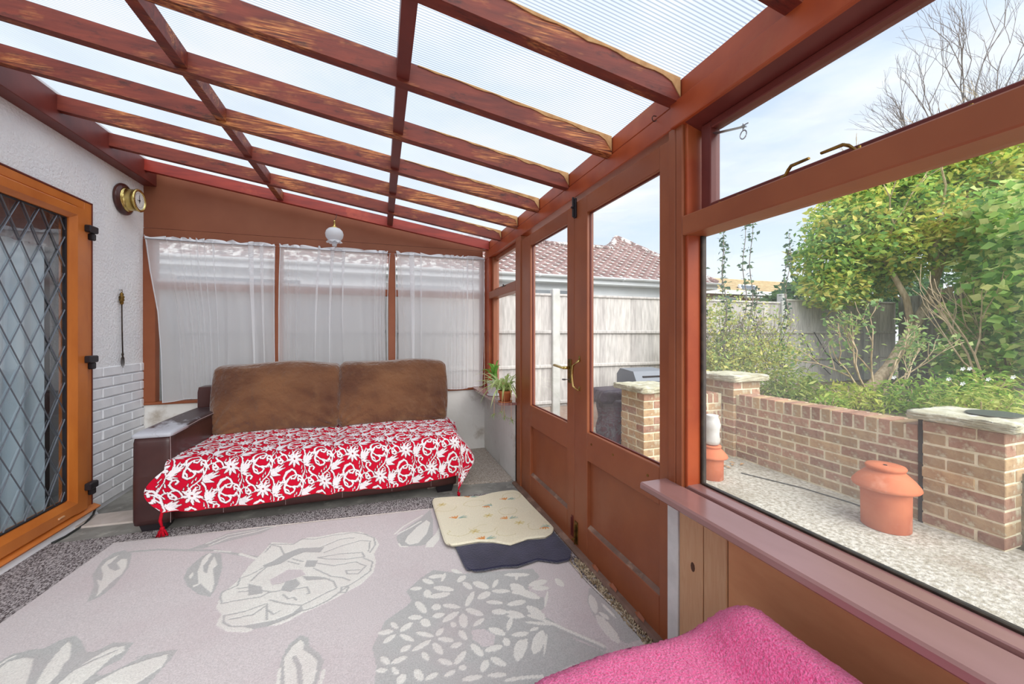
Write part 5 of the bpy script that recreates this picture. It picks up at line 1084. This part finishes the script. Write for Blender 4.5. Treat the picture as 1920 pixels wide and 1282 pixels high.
for i in range(6): fence('garden_fence',px_[i]+.055,px_[i+1]-.055,'weathered grey boarded fence panel '+names[i],top=1.73 if i<5 else 1.78)
pl=['left outside the far window','beyond the left net curtain','beyond the right net curtain','seen through the far garden door','behind the window post','among the tall shrub stems','at the turn of the fence under the tree']
for i,x in enumerate(px_): single('fence_post',MB().box((x-.052,4.50,GZ-.02),(x+.052,4.60,1.79 if i<5 else 1.86),.008),'post','pale concrete fence post '+pl[i],'post','concrete fence posts')
# return fence on the right
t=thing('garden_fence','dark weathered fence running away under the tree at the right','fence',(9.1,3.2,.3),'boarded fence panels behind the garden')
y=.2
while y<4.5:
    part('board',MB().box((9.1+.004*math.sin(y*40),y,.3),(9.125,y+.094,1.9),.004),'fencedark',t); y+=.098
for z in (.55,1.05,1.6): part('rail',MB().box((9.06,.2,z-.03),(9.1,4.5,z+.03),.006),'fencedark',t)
single('fence_post',MB().box((9.0,3.93,.3),(9.1,4.03,2.0),.006),'fencedark','dark timber post of the darker fence at the right','post')
fence('garden_fence',8.245,9.09,'short grey fence panel closing the corner under the tree',top=1.80)
# ---------------------------------------------------------------- neighbour bungalow
hx,hy,ez=7.43,7.0,2.38; pt_=math.tan(math.radians(39))
bg=thing('bungalow','white neighbouring bungalow with lichened red tiled hipped roof and white gutter','house',(1,hy+.3,-.04))
part('wall',MB().box((-9,hy+.28,-.04),(hx-.3,hy+4,ez+.05),0),'white',bg)
part('soffit',MB().box((-9,hy+.02,ez-.14),(hx,hy+.3,ez-.11),0).box((-9,hy+.0,ez-.14),(hx,hy+.03,ez+.02),.003),'white',bg)
part('fascia_band',MB().box((-9,hy+.26,ez-.42),(hx-.3,hy+.28,ez-.30),.003),'white',bg)
g=MB(); prof=[(math.cos(a)*.055,math.sin(a)*.05) for a in np.linspace(math.pi,2*math.pi,9)]
g.prism([(hy-.06+p[0],ez-.005+p[1]) for p in prof],0,-9,hx+.02); part('gutter',g,'white',bg)
x=-8.5
while x<hx:
    part('gutter_bracket',MB().prism([(hy-.125,ez+.005),(hy-.115,ez-.045),(hy-.06,ez-.068),(hy-.0,ez-.05),(hy,ez+.005)],0,x,x+.035),'white',bg); x+=.95
for a,c in ((2.9,4.1),(.2,1.5),(-3.2,-1.2)):
    part('window_frame',MB().box((a,hy+.24,1.1),(c,hy+.29,ez-.22),.005),'white',bg); part('window_glass',MB().box((a+.06,hy+.23,1.16),(c-.06,hy+.245,ez-.28),0),'darkglass',bg)
d1_=1.08;d2_=1.64
xa=hx-d2_; 
R=lambda x,d:(x,hy+d,ez+pt_*d-.012)
rf=MB()
rf.add([R(-9,-.05),R(hx+.0,-.0),(hx-d1_,hy+d1_,ez+pt_*d1_-.012),(-9,hy+d1_,ez+pt_*d1_-.012)],[(0,1,2,3)])
rf.add([R(hx-2*d2_+d1_,d1_),R(hx-d1_,d1_),R(xa,d2_)],[(0,1,2)])
rf.add([(hx,hy,ez),(hx,hy+2*d2_,ez),R(xa,d2_)],[(0,1,2)])
rf.add([(-9,hy+d1_,ez+pt_*d1_-.012),(hx-2*d2_+d1_,hy+d1_,ez+pt_*d1_-.012),(hx-2*d2_+d1_,hy+2*d1_,ez),(-9,hy+2*d1_,ez)],[(0,1,2,3)])
rf.add([R(hx-2*d2_+d1_,d1_),R(xa,d2_),(hx-2*d2_,hy+2*d2_,ez)],[(0,1,2)]); rf.add([R(xa,d2_),(hx,hy+2*d2_,ez),(hx-2*d2_,hy+2*d2_,ez)],[(0,1,2)])
part('roof_deck',rf,'tile',bg)
gauge=.128; gd=gauge*math.cos(math.radians(39)); gz=gauge*math.sin(math.radians(39)); tw_=.24
tl={}
def tilemesh(L):
    k=round(L,2)
    if k not in tl:
        m=MB(); n=6; vs=[]
        for row,(dy,dz) in enumerate(((0,.030),(gd*1.15,gz*1.15+.010))):
            for i in range(n+1):
                u=i/n; vs.append((L*(u-.5),dy,dz+.012*math.sin(u*2*math.pi)))
        for i in range(n+1): 
            u=i/n; vs.append((L*(u-.5),.004,.010+.012*math.sin(u*2*math.pi)))
        m.add(vs,[(i,i+1,n+2+i,n+1+i) for i in range(n)]+[(2*n+2+i,2*n+3+i,i+1,i) for i in range(n)])
        tl[k]=mesh_of(m.v,m.f); tl[k].materials.append(M['tile'])
    return tl[k]
st=MB(); cnt=0
for row in range(17):
    d=row*gd-.03
    if d>d2_-.05: break
    x0=-9 if d<d1_-.02 else hx-2*d2_+d
    x1=hx-max(d,0)
    x=x0+(tw_/2 if row%2 else 0)*(1 if d<d1_ else 0)
    while x<x1-.03:
        L=min(tw_-.004,x1-x)
        if x>.9 and cnt<330 and L>tw_*.9:
            o=bpy.data.objects.new('roof_tile',tilemesh(L)); COL.objects.link(o); o.parent=bg; o.location=Vector((x+L/2,hy+d,ez+pt_*d))-wloc(bg); cnt+=1
        else:
            z=ez+pt_*d
            st.add([(x,hy+d,z+.028),(x+L,hy+d,z+.03),(x+L,hy+d+gd*1.1,z+gz*1.1+.01),(x,hy+d+gd*1.1,z+gz*1.1+.008),(x,hy+d+.004,z+.008),(x+L,hy+d+.004,z+.01)],[(0,1,2,3),(4,5,1,0)])
        x+=tw_
part('roof_tiles',st,'tile',bg,kind='stuff')
def caps(a,b,name='ridge_tile'):
    a=Vector(a);b=Vector(b);n=max(1,int((b-a).length/.42)); n=min(n,24)
    for i in range(n):
        p=a.lerp(b,i/n);q=a.lerp(b,(i+.97)/n); part(name,MB().tube([p,q],[.075,.068],8),'tile',bg)
caps((1,hy+d1_,ez+pt_*d1_+.0),(hx-2*d2_+d1_,hy+d1_,ez+pt_*d1_))
caps(R(hx-2*d2_+d1_,d1_),R(xa,d2_),'hip_tile'); caps((hx,hy,ez),R(xa,d2_),'hip_tile')
part('ridge_run',MB().tube([(-9,hy+d1_,ez+pt_*d1_),(.98,hy+d1_,ez+pt_*d1_)],.07,8),'tile',bg)
# second house far right
h2=thing('far_house','distant brick house with tan roof beyond the fence and shrub','house',(13.5,11.5,0))
part('wall',MB().box((10.6,10.6,0),(16.5,14,2.72),0),'brickyellow',h2)
m=MB().add([(10.3,10.3,2.70),(17,10.3,2.70),(17,12.4,3.5),(10.3,12.4,3.5),(17,14.5,2.7),(10.3,14.5,2.7),(10.3,10.3,2.62),(17,10.3,2.62)],[(0,1,2,3),(3,2,4,5),(0,3,5),(1,4,2),(6,7,1,0)]); part('roof',m,'tan',h2)
for k in range(8):
    part('tile_course',MB().box((10.3,10.3+k*.26,2.71+k*.099),(17,10.32+k*.26,2.74+k*.099),0),'tan',h2)
part('fascia',MB().box((10.3,10.25,2.58),(17,10.32,2.72),0),'white',h2)
f=part('window_frame',MB().box((11.0,10.55,1.5),(12.35,10.62,2.52),.01),'white',h2)
for a,c in ((11.08,11.62),(11.72,12.27)): part('window_pane',MB().box((a,10.53,1.58),(c,10.56,2.44),0),'darkglass',f)
sk=part('roof_light_frame',MB().add([(12.2,10.28,2.50),(13.0,10.28,2.50),(13.2,10.75,3.02),(12.4,10.75,3.02),(12.2,10.34,2.46),(13.0,10.34,2.46),(13.2,10.81,2.98),(12.4,10.81,2.98)],[(0,1,2,3),(4,7,6,5),(0,4,5,1),(1,5,6,2),(2,6,7,3),(3,7,4,0)]),'white',h2)
part('roof_light_pane',MB().add([(12.27,10.30,2.56),(12.95,10.30,2.56),(13.13,10.72,2.99),(12.45,10.72,2.99)],[(0,1,2,3)]),'darkglass',sk) if 0 else part('roof_light_pane',MB().add([(12.28,10.305,2.555),(12.95,10.305,2.555),(13.11,10.69,2.975),(12.44,10.69,2.975)],[(0,1,2,3)]),'darkglass',h2)
# ---------------------------------------------------------------- planting
def leaves(name,pts,size,cols,parent,up=.35,seed=1,asp=.55,sway=None):
    g=np.random.default_rng(seed); pts=np.asarray(pts,float); n=len(pts)
    d=g.normal(size=(n,3)); d[:,2]*=.6; d[:,2]-=.25; d/=np.linalg.norm(d,axis=1,keepdims=True)
    nn=g.normal(size=(n,3))*.7; nn[:,2]+=up*3; sd=np.cross(d,nn); sd/=np.linalg.norm(sd,axis=1,keepdims=True)+1e-9
    nr=np.cross(sd,d); L=(size*g.uniform(.6,1.35,n))[:,None]; Wd=L*asp*.5
    a=pts; b=pts+d*L*.45+sd*Wd+nr*L*.10; c=pts+d*L-nr*L*.04; e=pts+d*L*.45-sd*Wd+nr*L*.10
    V=np.stack([a,b,c,e],1).reshape(-1,3); i=np.arange(n)[:,None]*4
    F=np.concatenate([i+np.array([[0,1,2]]),i+np.array([[0,2,3]])])
    cs=np.array([lin(q)[:3] for q in cols]); pick=g.integers(0,len(cols),n); C=cs[pick]*g.uniform(.8,1.2,(n,1)); C=np.repeat(C,4,0)
    bse=np.array(wloc(parent)); o=link(name,np_mesh(V-bse,F,3,C),'leaf',parent); o['kind']='stuff'; return o
def blob(c,r,n,g,squash=.8,shell=.6):
    d=g.normal(size=(n,3)); d/=np.linalg.norm(d,axis=1,keepdims=True); rr=r*(shell+(1-shell)*g.random(n)**.6)*(1+.18*np.sin(d[:,0]*7+c[0]*3)*np.sin(d[:,2]*6+d[:,1]*5))
    return np.asarray(c)+d*rr[:,None]*np.array([1,1,squash])
def grow(m,p,d,L,r,depth,rg,spread=.5,upw=.15,tips=None,n=2,k=.74):
    p=Vector(p);d=Vector(d).normalized(); mid=p+d*L*.5+Vector((rg.uniform(-1,1),rg.uniform(-1,1),rg.uniform(-.5,.5)))*L*.06; q=p+d*L
    m.tube([p,mid,q],[r,r*.86,r*.72],5 if depth>1 else 4)
    if tips is not None: tips.append(tuple(q)); tips.append(tuple(mid))
    if depth<=0: return
    for i in range(n+(1 if rg.random()<.35 else 0)):
        e=(d+Vector((rg.uniform(-1,1),rg.uniform(-1,1),rg.uniform(-.7,1)))*spread+Vector((0,0,upw))).normalized(); grow(m,q if i<2 else mid,e,L*k*rg.uniform(.8,1.15),r*.66,depth-1,rg,spread,upw,tips,n,k)
# large green and yellow tree
g=np.random.default_rng(5); rg=random.Random(5)
tb=(6.53,3.59,.35); t=thing('garden_tree','big leafy tree with yellow green leaves and a pale leaning trunk','tree',tb)
m=MB(); m.tube([(6.45,3.6,.3),(6.98,3.56,.74),(7.62,3.54,1.42),(7.93,3.54,1.78)],[.085,.07,.062,.055],10); m.tube([(7.5,3.55,1.3),(7.46,3.6,1.75),(7.3,3.8,2.4),(7.1,3.9,2.9)],[.05,.042,.035,.02],8)
m.tube([(7.93,3.54,1.78),(8.1,3.5,2.3),(8.42,3.48,3.1),(8.7,3.4,3.7)],[.055,.05,.04,.02],8); m.tube([(8.0,3.52,2.0),(7.75,3.4,2.5),(7.7,3.3,3.1)],[.04,.035,.02],7); m.tube([(7.93,3.54,1.78),(8.6,3.1,2.1),(9.2,2.7,2.5)],[.045,.035,.02],7)
part('trunk',m,'bark',t,True)
m=MB()
for p in [(7.1,3.9,2.9),(8.7,3.4,3.7),(7.7,3.3,3.1),(9.2,2.7,2.5),(8.2,3.5,2.5),(7.3,3.8,2.4)]: grow(m,p,(rg.uniform(-1,1),rg.uniform(-1,.5),1),.5,.018,4,rg,.8,.1)
part('branches',m,'bark',t,kind='stuff')
BL=[((6.9,4.25,2.45),.55),((7.1,4.1,2.9),.6),((7.5,4.0,3.3),.7),((8.2,3.75,3.85),.75),((8.9,3.3,3.9),.85),((7.7,3.95,3.65),.6),((7.5,3.85,2.5),.6),((6.85,4.2,1.95),.45),((8.0,3.5,2.9),.6),((8.6,3.1,2.7),.7),((7.9,4.3,2.2),.5),((9.3,2.8,3.2),.9),((8.5,2.7,2.0),.6),((9.2,2.5,2.6),.7)]
P=np.concatenate([blob(c,r*1.05,int(7800*r*r),g,.8,.35) for c,r in BL])
lf=P[:,0]-7.4+.35*np.sin(P[:,2]*5)
green=[(146,190,100),(166,204,108),(178,212,116),(122,170,98)]; yel=[(232,234,120),(242,238,140),(216,228,116),(244,226,130),(196,220,110)]
msk=g.random(len(P))<np.clip(.55+.25*np.sin(P[:,0]*3.1)*np.sin(P[:,2]*4.2)+.15*lf,.1,.85)
leaves('green_foliage',P[~msk],.09,green,t,seed=1); leaves('yellow_foliage',P[msk],.098,yel,t,seed=2)
# broad leaved bush at the right
t=thing('broadleaf_bush','bright green broad leaved bush at the right edge of the garden','bush',(7.2,2.5,.4))
m=MB(); tips=[]
for i in range(10): grow(m,(7.2+rg.uniform(-.4,.4),2.5+rg.uniform(-.4,.4),.4),(rg.uniform(-.4,.2),rg.uniform(-.3,.3),1),.6,.016,3,rg,.45,.2,tips)
part('stems',m,'bark',t,kind='stuff')
BL=[((7.4,2.72,1.4),.5),((7.1,2.85,.8),.36),((7.7,2.6,2.1),.58),((7.6,2.6,2.75),.5),((7.2,2.25,1.07),.5),((8.0,3.05,.95),.42),((6.9,2.1,1.7),.55),((7.0,2.0,2.4),.55)]
P=np.concatenate([blob(c,r,int(3000*r*r),g,.9,.3) for c,r in BL]); leaves('foliage',P,.115,[(160,204,100),(182,218,118),(134,182,88),(214,228,146),(226,226,150),(112,160,82)],t,seed=3,asp=.75)
# tall stemmed shrub behind the corner pier
t=thing('tall_shrub','tall thin stemmed shrub rising above the fence behind the corner pier','shrub',(4.3,3.75,.4))
m=MB(); P=[]
for (x,y,h,lx_) in [(4.05,3.7,2.35,-.1),(4.3,3.65,2.72,.02),(4.45,3.7,2.80,.12),(3.85,3.8,2.2,-.25),(4.9,3.6,2.35,.35),(4.98,3.7,2.55,.45),(3.75,3.85,2.0,-.3),(4.65,3.8,1.8,.1),(3.95,3.6,2.55,-.14)]:
    n=14; pts=[(x+lx_*.4*(i/n)**1.5+.02*math.sin(i),y+.02*math.cos(i*1.3),.4+(h-.4)*i/n) for i in range(n+1)]; m.tube(pts,[.010-.007*i/n for i in range(n+1)],5)
    for i in range(5,n+1):
        for k in range(9 if i>7 else 4): P.append((pts[i][0]+rg.uniform(-.035,.035),pts[i][1]+rg.uniform(-.035,.035),pts[i][2]+rg.uniform(-.06,.06)))
for i in range(26): grow(m,(4.3+rg.uniform(-.7,.8),3.7+rg.uniform(-.25,.3),.4),(rg.uniform(-.5,.5),rg.uniform(-.3,.3),1),.42,.007,3,rg,.5,.2)
part('stems',m,'twig',t,kind='stuff'); leaves('top_leaves',P,.055,[(92,120,98),(110,136,96),(80,104,90)],t,seed=4,asp=.7)
P=np.concatenate([blob(c,r,n,g,.9,.1) for c,r,n in [((3.95,3.75,1.0),.5,1500),((4.3,3.7,.9),.5,1700),((4.6,3.7,.85),.45,1100),((5.0,3.65,1.0),.35,600),((4.1,3.8,1.45),.4,700),((4.75,3.7,1.35),.35,330),((3.8,3.7,.75),.35,900)]]); P=P[P[:,2]>.4]
leaves('foliage',P,.048,[(196,206,124),(168,188,114),(212,212,130),(148,170,110),(226,218,136)],t,seed=5)
# rose bush
t=thing('rose_bush','sparse rose bush with bare canes behind the low wall','bush',(5.1,2.7,.4))
m=MB(); tips=[]
for d in [(-.7,.1,1),(-.25,0,1),(.3,-.2,1.1),(.8,-.2,.7),(-.5,.3,.8)]: grow(m,(5.1,2.7,.4),d,.42,.013,3,rg,.55,.1,tips)
part('canes',m,'bark',t,kind='stuff'); P=np.array([ (q[0]+rg.uniform(-.07,.07),q[1]+rg.uniform(-.07,.07),q[2]+rg.uniform(-.06,.06)) for q in tips[6:] for _ in range(3)]); leaves('foliage',P,.06,[(150,178,110),(124,156,100),(180,196,124)],t,seed=6)
# low bed plants
for i,(x,y,z,r,cc,lb) in enumerate([(4.75,2.75,.50,.30,[(186,200,92),(160,184,80),(204,204,110)],'low yellow green plant clump left of the rose bush behind the wall'),(5.2,2.45,.52,.34,[(150,184,80),(176,196,96),(126,164,72)],'low green plant clump under the rose canes behind the wall'),(5.0,1.9,.50,.34,[(186,200,100),(200,206,120),(150,178,84)],'low pale green plant clump beside the nearest pier'),(5.7,2.2,.60,.36,[(150,190,84),(196,204,110),(122,164,70)],'low bright clump beneath the broad leaved bush'),(4.62,3.3,.55,.38,[(170,190,104),(196,204,124),(140,168,96)],'mid green leafy clump between the tall shrub and the rose bush'),(4.3,2.7,.48,.2,[(150,180,80),(176,190,90)],'small green clump just behind the middle of the low wall')]):
    t=thing('bed_plant',lb,'plant',(x,y,.4),'low plants in the raised bed')
    m=MB()
    for k in range(9): a=k*.7; m.tube([(x,y,.4),(x+r*.5*math.cos(a),y+r*.5*math.sin(a),z+r*.4)],.005,4)
    part('stems',m,'bark',t)
    P=blob((x,y,z),r,int(9000*r*r),g,.75,.2); P=P[P[:,2]>.4]; leaves('foliage',P,.075,cc,t,seed=10+i,asp=.3)
r=random.Random(77)
for i in range(7):
    x,y,z=r.uniform(4.9,5.6),r.uniform(1.8,2.5),r.uniform(.75,.9); m=MB()
    for k in range(5):
        a=k*1.256; q=lambda rr,b:(x+rr*.85*math.cos(b),y-rr*.5*math.cos(b)-rr*.2*math.sin(b),z+rr*.9*math.sin(b)); m.add([(x+.004,y+.004,z),q(.018,a-.5),q(.024,a),q(.018,a+.5)],[(0,1,2,3)])
    single('white_flower',m,'white','small white flower among the low plants by the nearest pier','flower','white flowers in the raised bed')
# bare trees far behind
for i,(x,y,h,sd,lb) in enumerate([(15.6,5.6,3.4,3,'tall bare winter tree at the top right beyond the garden'),(13.6,4.6,2.0,9,'smaller bare tree showing above the big tree')]):
    rg=random.Random(sd); t=thing('bare_tree',lb,'tree',(x,y,0),'leafless trees beyond the garden')
    m=MB(); m.tube([(x,y,0),(x,y+.1,h*.6),(x-.1,y,h)],[.2,.15,.11],8); part('trunk',m,'twig',t,True)
    m=MB()
    for k in range(6): grow(m,(x-.1,y,h),(rg.uniform(-1,.7),rg.uniform(-.8,.8),rg.uniform(.5,1.3)),1.5 if i==0 else 1.1,.05,7,rg,.52,.12,None,2,.78)
    part('branches',m,'twig',t,kind='stuff')
# hedge mass beyond the fence (right)
t=thing('distant_hedge','grey green hedge and trees beyond the far fence at right','hedge',(12.5,8,0))
m=MB().tube([(12.5,8,0),(12.5,8,1.5)],.08,6); part('stems',m,'bark',t)
P=np.concatenate([blob(c,r,2200,g,.8,.6) for c,r in [((10.4,7.2,1.9),.9),((12.2,6.6,2.2),1.2),((14,6,2.2),1.3)]]); leaves('foliage',P,.16,[(104,140,92),(126,156,100),(88,120,84)],t,seed=30)
# cords on the fence
for i,(a,c) in enumerate((((6.55,4.50,1.22),(7.25,4.50,.52)),((6.85,4.50,1.24),(7.6,4.50,.60)))):
    single('cord',MB().tube([a,((a[0]+c[0])/2-.05,4.505,(a[2]+c[2])/2-.06),c],.007,5),'cable',['left slack cord hanging diagonally on the fence','right slack cord hanging diagonally on the fence'][i],'cord','cords on the fence')
